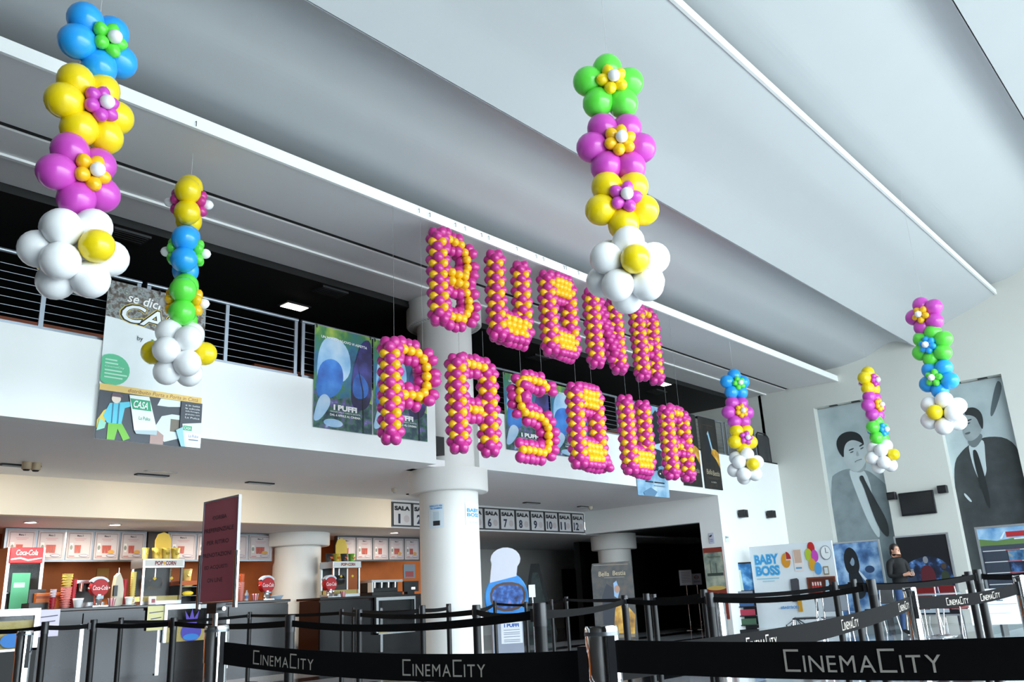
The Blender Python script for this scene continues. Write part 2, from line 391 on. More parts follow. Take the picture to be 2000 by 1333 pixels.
# dim mezzanine fittings
m_lamp = mat('#fff2e0', .5, emit=9.0, noise=0)
for px, py, lab in ((575, 599, 'lit ceiling panel in the dark mezzanine left of the column'), (1295, 750, 'lit ceiling panel in the dark mezzanine at the right')):
    p = PZ(px, py, 5.9); t = thing('ceiling_light', lab, 'ceiling light', p, 0, 'lit panels of the mezzanine')
    MB().box(-.24, .24, -.14, .14, -.01, .02, m_dark).build('frame', t); MB().box(-.2, .2, -.11, .11, -.016, -.008, m_lamp).build('diffuser', t)
for i, (px, py, lab) in enumerate(((645, 571, 'unlit grey panel on the black mezzanine ceiling near the left lit panel'), (250, 462, 'unlit grey panel on the black mezzanine ceiling beside the white daisy'), (1283, 766, 'unlit grey panel on the black mezzanine ceiling near the right lit panel'), (1050, 700, 'unlit grey panel on the black mezzanine ceiling below the upper word'))):
    p = PZ(px, py, 5.9); t = thing('ceiling_vent', lab, 'vent', p, 0, 'unlit panels of the mezzanine')
    MB().box(-.25, .25, -.15, .15, -.012, .02, mat('#2a2b2d', .6)).build('frame', t)
    for k in range(4): MB().box(-.22, .22, -.115+k*.065, -.085+k*.065, -.018, -.01, m_dark).build('slat', t)
mb = MB()
for a, b in ((1.5, 5.6), (7.0, 9.0), (12.5, 17.0)): mb.box(a, b, 11.3, 11.4, 3.6, 4.72, mat('#a85a3a', .6, noise=.15))
struct('wall_mezzanine_wood', mb, 'brown panelled wall seen through the railing')
# soffit lamp slots, spots and detectors
WASH = 3.6
for i, (px, py, wd, lab) in enumerate(((16, 917, .5, 'dark slot vent on the soffit at the left edge above the beige bulkhead'), (262, 937, .5, 'dark slot vent on the soffit below the tall banner'), (463, 953, .5, 'dark slot vent on the soffit above the red lane sign'), (757, 975, .4, 'dark slot vent on the soffit left of the thick column'), (985, 990, .5, 'dark slot vent on the soffit above the sixth hall sign'), (1098, 996, .5, 'dark slot vent on the soffit above the eleventh hall sign'))):
    p = PZ(px, py, ZS); t = thing('slot_vent', lab, 'added lamp', (p.x, min(p.y, 12.6), ZS), 0, 'slot vents on the soffit')
    MB().box(-wd/2, wd/2, -.06, .06, -.02, 0, m_dark).build('frame', t)
    for k in range(3): MB().box(-wd/2+.02, wd/2-.02, -.045+k*.035, -.03+k*.035, -.03, -.02, m_grey).build('slat', t)
    if i > 3: continue
    l = bpy.data.lights.new('added_wash', 'AREA'); l.shape = 'RECTANGLE'; l.size = wd; l.size_y = .1; l.energy = WASH; l.color = (1, .90, .76)  # warm light added under the vents to brighten the bulkhead
    lo = bpy.data.objects.new('added_wash', l); C.objects.link(lo); lo.parent = t; lo.location = (0, 0, -.04); lo.rotation_euler = (R(18), 0, 0)
for px, py, lab in ((53, 903, 'small beige ceiling spot, left one of the pair'), (71, 905, 'small beige ceiling spot, right one of the pair')):
    p = PZ(px, py, ZS); t = thing('ceiling_spot', lab, 'spotlight', p, 0, 'pair of ceiling spots')
    MB().lathe([(.05, -.10), (.06, -.09), (.06, 0)], (0, 0, 0), mat('#b9a488', .5)).build('body', t); MB().lathe([(.035, -.115), (.045, -.10)], (0, 0, 0), m_black).build('lens', t)
p = PZ(315, 922, ZS); t = thing('ceiling_light', 'thin recessed light slit in the soffit below the tall banner', 'ceiling light', p); MB().box(-.22, .22, -.03, .03, -.012, 0, mat('#d9cdb8', .5)).build('diffuser', t); MB().box(-.25, .25, -.045, .045, -.006, 0, m_grey).build('frame', t)
for px, py, lab in ((1153, 990, 'round smoke detector on the soffit right of the hall signs'), (770, 955, 'round smoke detector on the soffit left of the thick column')):
    p = PZ(px, py, ZS); t = thing('smoke_detector', lab, 'detector', p); MB().lathe([(.03, -.07), (.05, -.05), (.06, 0)], (0, 0, 0), mat('#cfc6b4', .5)).build('body', t); MB().lathe([(.02, -.085), (.028, -.07)], (0, 0, 0), m_grey).build('sensor', t)
# hooks on the fascia strip
for i, px in enumerate((382, 817, 838, 888, 907, 939, 953, 1008, 1046, 1060, 1100, 1104, 1128)):
    py = 297.5-13+(px-500)*.392; p = PY(px, py, 7.655)
    t = tag(MB().tube([p, p+Vector((0, -.02, 0)), p+Vector((0, -.02, -.06))], .004, m_dark, 6).build('hook'), 'tiny dark wire hook on the bright fascia strip', 'hook', 'wire hooks on the fascia strip')
# ================================================================== BALLOONS
def latex(h): return mat(h, .28, noise=.02, coat=.25, sss=0)
BC = {'pink': latex('#c8318f'), 'yellow': latex('#f5bd10'), 'blue': latex('#27a6f8'), 'green': latex('#62e448'), 'magenta': latex('#cc4bbd'), 'lemon': latex('#f3d70c'), 'white': latex('#f6f7f8')}
BM = {}
def balloon_mesh(col, egg=.12, nu=16, nv=11):
    """unit balloon (diameter 1), long axis +z, small knot at +z"""
    k = (col, egg, nu)
    if k in BM: return BM[k]
    mb = MB(); mb.sphere((0, 0, 0), .5, BC[col], nu, nv)
    mb.v = [(x*(1-egg*z*1.4), y*(1-egg*z*1.4), z*(1+egg)) for x, y, z in mb.v]
    mb.cyl((0, 0, .5*(1+egg)-.02), (0, 0, .5*(1+egg)+.035), .02, .035, BC[col], 6)
    BM[k] = mb.mesh(col+'_balloon'); return BM[k]
def put(parent, name, col, loc, axis, d, sx=1.0, egg=.12):
    q = Vector((0, 0, 1)).rotation_difference(Vector(axis).normalized())
    return inst(name, balloon_mesh(col, egg), parent, loc, q.to_euler(), (d*sx, d*sx, d))
# ---- letters
DB = .135
VD = Vector((.7071, .7071, 0))
class Letter:
    def __init__(s, ch, label, xl, xr, zb, zt, y):
        s.t = thing('balloon_letter', label, 'balloon letter', ((xl+xr)/2, y, zb), 0, 'balloon letters hanging from the ceiling')
        s.w = (xr-xl)/2; s.h = zt-zb; s.n = 0
    def b(s, x, y, z, col, ax, d=DB):
        j = lambda: random.uniform(-.006, .006)
        d = d*(1.1 if col == 'pink' else .95); put(s.t, 'balloon', col, (x+j(), y+j(), z+j()), ax, d*random.uniform(.96, 1.05), 1, .06); s.n += 1
    def col(s, x, z0, z1, r=.088, step=.0765):
        n = max(2, round((z1-z0)/step/2)*2); dz = (z1-z0)/n
        for i in range(n+1):
            for k in range(4):
                a = R(45*(i % 2 == 0)+90*k); s.b(x+r*math.cos(a), r*math.sin(a), z0+i*dz, 'yellow' if i % 2 else 'pink', (math.cos(a), math.sin(a), 0))
        for zz, sg in ((z0-.075, -1), (z1+.07, 1)):
            for k in range(4): a = R(90*k); s.b(x+.072*math.cos(a), .072*math.sin(a), zz, 'pink', (math.cos(a), math.sin(a), sg*1.2))
    def path(s, pts, step=.115, r=.1, front='yellow', inner='pink'):
        P = [Vector((a, 0, b)) for a, b in pts]; seg = [(P[i], P[i+1]) for i in range(len(P)-1)]; L = sum((b-a).length for a, b in seg)
        n = max(2, round(L/step)); 
        def at(d):
            for a, b in seg:
                l = (b-a).length
                if d <= l+1e-6: return a+(b-a)*(d/l), (b-a).normalized()
                d -= l
            return seg[-1][1], (seg[-1][1]-seg[-1][0]).normalized()
        for i in range(n+1):
            p, t = at(min(L, L*i/n)); nr = t.cross(VD).normalized()
            for sg in (1, -1):
                q = p+nr*r*sg+VD*(.03 if i % 2 else -.03); s.b(q.x, q.y, q.z, 'pink', nr*sg)
            if i < n:
                p, t = at(L*(i+.5)/n)
                for sg in (1, -1): q = p+VD*sg*r*.85; s.b(q.x, q.y, q.z, front, VD*sg)
    def thick(s, x0, x1, z, up=1, low=True):
        n = max(2, round((x1-x0)/.118))
        for i in range(n+1):
            x = x0+(x1-x0)*i/n; h = (x1-x0)/n/2
            s.b(x, 0, z+up*.26, 'pink', (0, 0, up))
            for sg in (-1, 1):
                s.b(x+h*.4+sg*.04, sg*.085, z+up*.165, 'yellow', (0, sg, .4*up)); s.b(x-h*.4+sg*.04, sg*.11, z+up*.075, 'yellow', (0, sg, 0))
                s.b(x+h*.4+sg*.04, sg*.105, z-up*.02, 'yellow', (0, sg, -.2*up)); s.b(x, sg*.085, z-up*.105, 'pink', (0, sg, -.7*up))
            s.b(x+h, 0, z-up*.15, 'pink', (0, 0, -up))
    def thread(s, z1):
        mb = MB()
        for x in (-s.w*.8, s.w*.8): mb.cyl((x, 0, s.h-.1), (x, 0, z1), .002, m=mat('#8a8a8a', .6), n=5)
        mb.build('thread', s.t)
def make_letter(ch, label, xl, xr, zb, zt, y, ztop):
    L = Letter(ch, label, xl, xr, zb, zt, y); w, h = L.w, L.h; z0, z1 = .15, h-.13; mid = h*.5
    if ch == 'B':
        L.col(-w, z0, z1)
        L.path([(-w+.16, z1+.02), (w-.12, z1), (w, z1-.14), (w, mid+.2), (w-.1, mid+.06), (-w+.16, mid+.04)])
        L.path([(-w+.16, mid-.06), (w-.1, mid-.06), (w, mid-.2), (w, z0+.13), (w-.12, z0), (-w+.16, z0-.02)])
        for x in (-.12, .02, .14):
            for zz in (-.02, .02): L.b(x-.04, -.12, mid+zz*3, 'yellow', (0, -1, 0))
    elif ch == 'P':
        L.col(-w, z0, z1)
        L.path([(-w+.16, z1+.02), (w-.1, z1), (w, z1-.12), (w, mid+.12), (w-.1, mid-.03), (-w+.16, mid-.03)])
    elif ch == 'U':
        L.col(-w, z0, z1); L.col(w, z0+.1, z1-.02); L.thick(-w+.14, w-.08, z0+.03)
    elif ch in 'OQ':
        L.col(-w, z0, z1); L.col(w, z0+.05, z1-.05); L.thick(-w+.14, w-.08, z0+.03); L.thick(-w+.14, w-.08, z1-.03, -1)
        if ch == 'Q':
            for k in range(4):
                for sg in (-1, 1): L.b(w+.02+.05*k, sg*.07, z0+.12-.07*k, 'pink', (1, sg, -.5))
    elif ch == 'N':
        L.col(-w, z0, z1); L.col(w, z0, z1); L.path([(-w+.12, z1-.1), (w-.1, z0+.12)], front='pink', r=.075)
    elif ch == 'A':
        L.col(-w, z0, z1); L.col(w, z0, z1-.05); L.path([(-w+.14, z1+.02), (w-.02, z1+.02)]); L.path([(-w+.14, mid-.06), (w-.12, mid-.06)])
    elif ch == 'S':
        L.path([(w, z1-.12), (w, z1), (-w+.12, z1), (-w, z1-.12), (-w, mid+.16), (-w+.08, mid+.04), (w-.12, mid), (w, mid-.12), (w, z0+.12), (w-.1, z0), (-w-.05, z0)])
        for zz in (z1-.12, z1-.3, mid+.25): 
            for k in (-1, 1): L.b(-w+k*.02, -.12, zz, 'pink', (0, -1, 0))
    L.thread(ztop-zb)
    return L.n
YL = 7.675
row1 = [('B', 'balloon letter B, first of the upper word', (857, 545), (914, 560)), ('U', 'balloon letter U of the upper word', (969, 575), (1020, 590)), ('O', 'balloon letter O of the upper word', (1072, 612), (1112, 625)),
        ('N', 'balloon letter N of the upper word, behind the white daisy', (1160, 645), (1204, 660)), ('A', 'balloon letter A closing the upper word', (1249, 665), (1276, 680))]
row2 = [('P', 'balloon letter P, first of the lower word', (763, 765), (833, 720)), ('A', 'balloon letter A after the P of the lower word', (894, 795), (954, 805)), ('S', 'balloon letter S of the lower word', (1015, 790), (1070, 850)),
        ('Q', 'balloon letter Q of the lower word', (1127, 840), (1166, 840)), ('U', 'balloon letter U of the lower word, before the snow banner', (1226, 850), (1260, 855)), ('A', 'balloon letter A closing the lower word', (1306, 865), (1337, 870))]
nb = 0
for ch, lab, a, b in row1: nb += make_letter(ch, 'pink and yellow '+lab, PY(*a, YL).x, PY(*b, YL).x, 4.54, 5.91, YL, 5.999)
for ch, lab, a, b in row2: nb += make_letter(ch, 'pink and yellow '+lab, PY(*a, YL).x, PY(*b, YL).x, 2.86, 4.18, YL, 5.999 if lab.startswith('balloon letter P') or 'closing' in lab else 4.62)
# ---- flower chains
from mathutils.bvhtree import BVHTree
CB = BVHTree.FromPolygons([v.co.copy() for v in CEIL.data.vertices], [tuple(p.vertices) for p in CEIL.data.polygons])
def ceil_z(x, y, z): h = CB.ray_cast(Vector((x, y, z)), Vector((0, 0, 1))); return h[0].z if h[0] else 6.0
def chain(label, D, spec, turn, _cz=0):
    """spec: list of ((px, py), petal colour, petal count, small colour, twist); last is the daisy"""
    pts = [PD(px, py, 1) for (px, py), *_ in spec]
    c0 = PD(*spec[len(spec)//2][0], D); d = Vector((c0.x, c0.y, 0)).length
    P = []
    for (px, py), *_ in spec:            # all flowers hang on one plumb line
        r_ = ray(px, py); k = d/Vector((r_.x, r_.y)).length; P.append(CAM+r_*k)
    ax = sum(p.x for p in P)/len(P); ay = sum(p.y for p in P)/len(P)
    t = thing('balloon_flower_chain', label, 'balloon chain', (ax, ay, P[-1].z), 0, 'balloon flower chains hanging from the ceiling')
    tocam = Vector((-ax, -ay, 0)).normalized(); rgt = Vector((0, 0, 1)).cross(tocam)   # image right seen from the camera
    nrm = (tocam*math.cos(R(turn))+rgt*math.sin(R(turn))).normalized(); sd = Vector((0, 0, 1)).cross(nrm); up = Vector((0, 0, 1))
    base = Vector((ax, ay, P[-1].z))
    MB().cyl((0, 0, 0), (0, 0, ceil_z(ax, ay, P[0].z)-.001-P[-1].z), .0025, m=mat('#c9c9c9', .6), n=5).build('thread', t)
    for i, (pp, pc, n, sc, tw) in enumerate(spec):
        c = Vector((P[i].x, P[i].y, P[i].z))-base; c.x *= .9; c.y *= .9
        if sc != 'daisy':
            hub = MB().sphere((0, 0, 0), .04, BC[pc], 8, 6).build('flower_hub', t); hub.location = c
            WM[hub] = WM[t]
            rad = .178 if n == 5 else .2
            for k in range(n):
                a = R(tw+360*k/n); dr = sd*math.cos(a)+up*math.sin(a); put(hub, 'petal', pc, dr*rad*1.08, -dr, .285, .98, .05)
            for sg in (1, -1):
                m = n if n > 4 else 5
                for k in range(m):
                    a = R(tw+20+360*k/m); dr = sd*math.cos(a)+up*math.sin(a); put(hub, 'small_petal', sc, nrm*sg*.13+dr*.09, dr+nrm*sg*.6, .115)
                put(hub, 'flower_center', 'white', nrm*sg*.2, nrm*sg, .112, 1, .03)
        else:
            hub = MB().sphere((0, 0, 0), .1, BC['white'], 8, 6).build('daisy_hub', t); hub.location = c; WM[hub] = WM[t]
            for sg in (1, -1):
                for k in range(5):
                    a = R(tw+36*(sg < 0)+72*k); dr = sd*math.cos(a)+up*math.sin(a); put(hub, 'daisy_petal', 'white', dr*.215+nrm*sg*.10, -dr*1.2-nrm*sg*.6, .28, 1, .03)
                put(hub, 'daisy_center', 'lemon', nrm*sg*.25, -nrm*sg, .25, 1, .03)
    return t
B_, G_, M_, L_ = 'blue', 'green', 'magenta', 'lemon'
chain('balloon flower chain at the far left, blue flower on top and white daisy below', 6.5, [((193, 88), B_, 5, 'green', 60), ((177, 214), L_, 6, 'magenta', 10), ((157, 345), M_, 5, 'yellow', 50), ((146, 496), 'white', 5, 'daisy', 75)], 33, 6.8)
chain('balloon flower chain seen edge on in front of the tall banner', 9.1, [((369, 398), L_, 5, 'pink', 90), ((363, 494), B_, 5, 'green', 80), ((360, 592), G_, 5, 'yellow', 85), ((350, 690), 'white', 5, 'daisy', 80)], 84, 6.4)
chain('balloon flower chain hanging before the upper word, green flower on top', 7.5, [((1189, 172), G_, 5, 'lemon', 90), ((1204, 289), M_, 6, 'yellow', 60), ((1214, 398), L_, 5, 'magenta', 54), ((1226, 528), 'white', 5, 'daisy', 90)], 16, 7.0)
chain('small balloon flower chain hanging at the right end of the mezzanine', 17.3, [((1436, 752), B_, 5, 'green', 90), ((1441, 806), M_, 6, 'yellow', 60), ((1450, 858), L_, 5, 'magenta', 54), ((1456, 911), 'white', 5, 'daisy', 90)], 35, 6.4)
chain('balloon flower chain in front of the left portrait, yellow flower on top', 18.2, [((1698, 746), L_, 5, 'magenta', 90), ((1706, 794), M_, 6, 'yellow', 60), ((1715, 842), G_, 5, 'blue', 90), ((1723, 892), 'white', 5, 'daisy', 80)], 62, 6.9)
chain('balloon flower chain in front of the right portrait, pink flower on top', 14.0, [((1807, 617), M_, 5, 'yellow', 100), ((1821, 676), G_, 6, 'blue', 75), ((1833, 740), B_, 5, 'green', 50), ((1843, 808), 'white', 5, 'daisy', 60)], -30, 7.2)
# ================================================================== BANNERS AND SIGNS
def banner(name, label, cat, x0, x1, z0, z1, y, col='#eef4f6', group=None, rz=0, th=.006, anchor=None):
    """hanging sheet facing the hall; local origin at its lower left front corner"""
    t = thing(name, label, cat, (x0, y, z0) if anchor is None else anchor, rz, group)
    w, h = x1-x0, z1-z0
    MB().box(0, w, 0, th, 0, h, flat(col)).build('sheet', t)
    return t, Print(0, 0, w, h, -.001), w, h
YBN = Y0-.02
# ---- tall property-paper banner
a, b_, c_, d_ = PY(205, 545, YBN), PY(398, 590, YBN), PY(192, 858, YBN), PY(392, 878, YBN)
t, p, w, h = banner('hanging_banner', 'tall white banner with green circle and cartoon carrier, hung on the left railing', 'banner', (a.x+c_.x)/2, (b_.x+d_.x)/2, (c_.z+d_.z)/2, (a.z+b_.z)/2, YBN)
city = photo('city', [(.3, '#2e2a26'), (.45, '#6b6157'), (.55, '#9aa0a3'), (.62, '#5f6a58'), (.75, '#d4d2c8')], 16, detail=10)
p.poly([(0, 1), (1, 1), (1, .70), (.8, .70), (.55, .72), (.3, .745), (.12, .76), (0, .765)], city)
p.text('se dici Casa', .5, .905, .62, None, '#ffffff', .01, .2, rot=-3)
for bb, c, q in ((.065, '#f0d24a', .048), (.048, '#101418', .036), (.012, '#f2f8fb', 0)): p.text('CASA', .53, .80, .76+q, .118+q*.45, c, bb, .25, rot=-4)
p.text('by', .34, .655, .055, None, '#24323a'); p.text('La Pulce', .70, .645, .5, .045, '#1e9a5c', .02)
for k, s_ in enumerate(('le case', 'delle citt\u00e0', 'di Ravenna')): p.text(s_, .56, .58-.032*k, None, .026, '#4b6b78', 0, .2)
p.ell(.10, .43, .165, .098, '#62c998')
for k, wd_ in enumerate((.11, .12, .18, .16, .21, .17)):
    if k == 2: p.text('CinemaCity', .12, .446, .18, .014, '#d8f6e8')
    else: p.rect(.03, .485-.022*k, .03+wd_, .494-.022*k, '#c4efd9')
p.rect(0, .295, 1, .335, '#edcb7a'); p.text('distribuito Porta a Porta in Citt\u00e0', .61, .315, .70, .024, '#a4622f', 0, .2)
p.rect(0, 0, 1, .293, '#4d525b')
p.poly([(.58, .293), (.78, .293), (.78, .255), (.66, .245), (.55, .245)], '#e8f2f4'); p.poly([(.55, .12), (.6, .18), (.7, .2), (.78, .2), (.78, .05), (.64, .02), (.56, .07)], '#dfeef2')
p.rect(.69, .09, .78, .17, '#7c7468'); p.poly([(.50, .0), (.63, .0), (.63, .06), (.56, .09), (.5, .06)], '#b79a94')
# generic cartoon paper carrier with cap and bib trousers
p.poly([(.09, .13), (.05, .08), (0, .06), (0, .11), (.05, .17), (.11, .20)], '#e9cf5c')
p.poly([(.10, .11), (.22, .11), (.31, .02), (.25, .0), (.19, .07), (.17, .0), (.10, .0)], '#7cc44a')
p.poly([(.09, .10), (.22, .10), (.24, .20), (.33, .225), (.32, .25), (.22, .235), (.10, .22), (.05, .14)], '#64cfe6')
p.ell(.155, .25, .042, .026, '#f4e3d4'); p.poly([(.105, .262), (.2, .262), (.215, .27), (.18, .285), (.12, .283)], '#6f5a66')
p.rect(.125, .10, .135, .225, '#3e7fa6'); p.rect(.18, .10, .19, .225, '#3e7fa6'); p.poly([(0, .045), (.07, .065), (.08, .1), (.02, .12)], '#9edbc4')
p.poly([(.27, .285), (.46, .29), (.56, .085), (.34, .07)], '#f2f8f8'); p.poly([(.28, .265), (.47, .265), (.49, .2), (.31, .2)], '#35a97c')
p.text('CASA', .385, .232, .14, .045, '#f2f8f8', .02, .2, rot=-3); p.text('La Pulce', .43, .15, .11, .022, '#2e9a6f')
p.poly([(.34, .07), (.56, .085), (.555, .055), (.36, .05)], '#b9cdd3')
p.rect(.78, .12, 1, .293, '#4a4f58')
for k, s_ in enumerate(('e in tutte', 'le edicole', 'della Romagna,', 'gratuito con', 'La Pulce')): p.text(s_, .90, .27-.02*k, .15, .012, '#e6ecee')
p.poly([(.74, .10), (.82, .13), (.87, .0), (.80, .0)], '#9fd4e6'); p.poly([(.80, .145), (1, .165), (1, .0), (.84, .0)], '#e8f1ee')
p.rect(.81, .105, .90, .135, '#4bb58a'); p.text('CASA', .855, .12, .07, .018, '#ffffff'); p.rect(.84, .03, 1, .09, '#f6fafa'); p.text('La Pulce', .92, .072, .10, .018, '#3b62b0'); p.rect(.87, .044, .97, .05, '#5b7a90')
p.build(t)
mb = MB()
for x in (.02, w*.5, w-.02): mb.box(x-.012, x+.012, -.004, .1, h-.04, h+.012, m_dark)
mb.build('clip', t)
# ---- forest film banners (generic forest picture, lettering kept)
forest = photo('forest', [(.25, '#16224a'), (.42, '#2d6f8f'), (.5, '#3d7d4a'), (.6, '#8fb04a'), (.75, '#d8d06a')], 2.2, detail=8, stretch=(1, 1, .7))
meadow = photo('meadow', [(.25, '#10182c'), (.42, '#1f4250'), (.52, '#3c6a52'), (.62, '#6a5aa0'), (.75, '#a9c3d8')], 7, detail=8)
mist = photo('mist', [(.3, '#5f9fd0'), (.5, '#a9cbe6'), (.7, '#dfeaf4')], 1.6); blueb = photo('blueb', [(.3, '#1b3f8c'), (.5, '#2f74c9'), (.75, '#5aa4ec')], 2.0)
plum = photo('plum', [(.3, '#120f2a'), (.5, '#251f58'), (.75, '#4a4aa0')], 3.0)
def forest_banner(label, tl, tr, bl, br):
    a, b, c, d = PY(*tl, YBN), PY(*tr, YBN), PY(*bl, YBN), PY(*br, YBN)
    t, p, w, h = banner('hanging_banner', label, 'banner', (a.x+c.x)/2, (b.x+d.x)/2, (c.z+d.z)/2, (a.z+b.z)/2, YBN, '#d6dce4', 'forest film banners on the mezzanine')
    p.rect(0, 0, 1, 1, forest); p.poly([(0, .0), (1, 0), (1, .3), (.7, .36), (.4, .3), (.2, .42), (0, .36)], meadow)
    p.blob([(.05, .35), (.35, .42), (.62, .55), (.6, .8), (.4, .92), (.16, .9), (.04, .7)], mist)
    p.blob([(.02, .30), (.2, .27), (.42, .36), (.5, .5), (.45, .66), (.25, .70), (.06, .6)], blueb)
    p.blob([(.64, .2), (.95, .25), (1, .5), (1, .97), (.82, .95), (.70, .75), (.62, .5)], plum)
    p.blob([(.66, .33), (.9, .35), (.95, .5), (.75, .62), (.64, .5)], blueb)
    p.blob([(.0, .05), (.12, .08), (.3, .26), (.2, .34), (.08, .3), (0, .12)], mist); p.ell(.32, .06, .16, .04, mist)
    p.poly([(.83, .0), (.85, 0), (.84, .42), (.76, .62), (.75, .62), (.82, .42)], '#2a2230')
    p.text('UN MONDO NUOVO VI ASPETTA', .5, .885, .80, .026, '#f4f8fb', .02, rot=-2)
    p.text('I PUFFI', .52, .215, .40, .055, '#ffffff', .05); p.text('VIAGGIO NELLA FORESTA SEGRETA', .52, .172, .52, .014, '#eef2f6'); p.text('DAL 6 APRILE AL CINEMA', .52, .14, .52, .022, '#ffffff', .02)
    p.build(t)
    mb = MB()
    for x in (.03, w-.03): mb.box(x-.012, x+.012, -.004, .1, h-.04, h+.012, m_dark)
    mb.build('clip', t)
forest_banner('blue forest film banner left of the letter P', (608, 633), (718, 658), (619, 835), (735, 851))
forest_banner('blue forest film banner half hidden behind the letter P', (721, 660), (826, 686), (738, 851), (840, 864))
forest_banner('blue forest film banner half hidden behind the letter S', (974, 724), (1066, 748), (998, 880), (1080, 890))
forest_banner('blue forest film banner between the letters S and Q', (1069, 748), (1155, 770), (1086, 890), (1165, 900))
# ---- snow banner
a, b, c, d = PY(1229, 782, YBN), PY(1285, 794, YBN), PY(1247, 967, YBN), PY(1313, 974, YBN)
t, p, w, h = banner('hanging_banner', 'pale blue car film banner hanging below the parapet behind the lower letter U', 'banner', (a.x+c.x)/2, (b.x+d.x)/2, (c.z+d.z)/2, (a.z+b.z)/2, YBN, '#a8c8de')
snow = photo('snow', [(.3, '#4f7fa8'), (.5, '#8db8d8'), (.7, '#cfe4f0')], 2.5); p.rect(0, 0, 1, 1, snow)
p.poly([(.6, .55), (.95, .6), (1, .85), (.8, .95), (.6, .85), (.52, .65)], '#161d28'); p.poly([(.55, .3), (.85, .34), (.9, .5), (.65, .52)], '#243040')
p.ell(.83, .25, .16, .05, '#151b26'); p.ell(.76, .25, .02, .008, '#f2f8fb'); p.ell(.9, .26, .02, .008, '#f2f8fb')
p.text('FAST &', .38, .335, .5, .055, '#10151c', .06, .3, rot=6); p.text('FURIOUS', .42, .285, .62, .06, '#10151c', .06, .3, rot=8)
p.rect(.25, .143, .5, .156, '#182430'); p.rect(.53, .143, .86, .156, '#182430'); p.rect(.5, .11, .86, .116, '#43607a'); p.poly([(.15, .03), (.4, .09), (.6, .05), (.5, 0), (.2, 0)], '#5f88ab'); p.build(t)
MB().box(.02, w-.02, -.003, .1, h-.02, h+.012, m_dark).build('clip', t)
# ---- black narrow banners
gown = photo('gown', [(.3, '#6a4a10'), (.5, '#c98f22'), (.7, '#f2cc5a')], 4)
def black_banner(label, tl, tr, bl, br):
    a, b, c, d = PY(*tl, YBN), PY(*tr, YBN), PY(*bl, YBN), PY(*br, YBN)
    t, p, w, h = banner('hanging_banner', label, 'banner', (a.x+c.x)/2, (b.x+d.x)/2, (c.z+d.z)/2, (a.z+b.z)/2, YBN, '#141210', 'black film banners at the right')
    p.rect(0, 0, 1, 1, photo('night', [(.35, '#100e0d'), (.55, '#1b1714'), (.75, '#3a2c1e')], 6))
    p.poly([(.55, .50), (.8, .42), (1, .30), (1, .52), (.85, .56), (.62, .58)], gown); p.poly([(.42, .78), (.5, .82), (.58, .7), (.66, .56), (.6, .54), (.5, .66)], '#9cc6de'); p.poly([(.2, .36), (.5, .38), (.55, .6), (.45, .76), (.25, .72)], '#12161f')
    p.text('Bella', .32, .235, .32, .07, '#b8ad92', 0, .1); p.text('Bestia', .70, .225, .38, .07, '#b8ad92', 0, .1); p.rect(.15, .155, .85, .162, '#4d463b'); p.rect(.22, .14, .78, .146, '#4d463b'); p.text('AL CINEMA', .5, .095, .3, .02, '#cfcac0')
    p.rect(.2, .893, .8, .901, '#4d463b'); p.build(t); MB().box(.02, w-.02, -.003, .1, h-.02, h+.012, m_dark).build('clip', t)
black_banner('narrow black film banner right beside the closing letter A', (1318, 803), (1353, 812), (1340, 948), (1377, 954))
black_banner('narrow black film banner nearest the end of the parapet', (1357, 812), (1390, 821), (1383, 955), (1418, 959))
# ---- hall signs
YS_ = YB-.03
xs0, xs1 = PY(766, 1010, YS_).x, PY(1141, 1022, YS_).x; ws = (xs1-xs0)/12
NUM = 'one two three four five six seven eight nine ten eleven twelve'.split()
for i in range(12):
    t = thing('hall_sign', 'framed hall sign for hall number %s on the bulkhead' % NUM[i], 'sign', (xs0+i*ws, YS_, 2.555), 0, 'numbered hall signs')
    hh = .50; MB().box(.005, ws-.005, 0, .035, 0, hh, mat('#70747a', .5)).build('backing', t)
    fm = MB(); fm.box(.012, ws-.012, -.012, 0, .012, .03, m_dark); fm.box(.012, ws-.012, -.012, 0, hh-.03, hh-.012, m_dark); fm.box(.012, .03, -.012, 0, .03, hh-.03, m_dark); fm.box(ws-.03, ws-.012, -.012, 0, .03, hh-.03, m_dark); fm.build('frame', t)
    p = Print(.03, .03, ws-.06, hh-.06, -.001); p.rect(0, 0, 1, 1, '#c3c2c4'); p.text('SALA', .5, .78, .88, .21, '#1a1c24', .07); p.text(str(i+1), .33, .30, .12 if i == 0 else .26 if i < 9 else .44, .44, '#1c2540', .035)
    p.ell(.74, .30, .16, .17, '#b3aaad'); p.build(t)
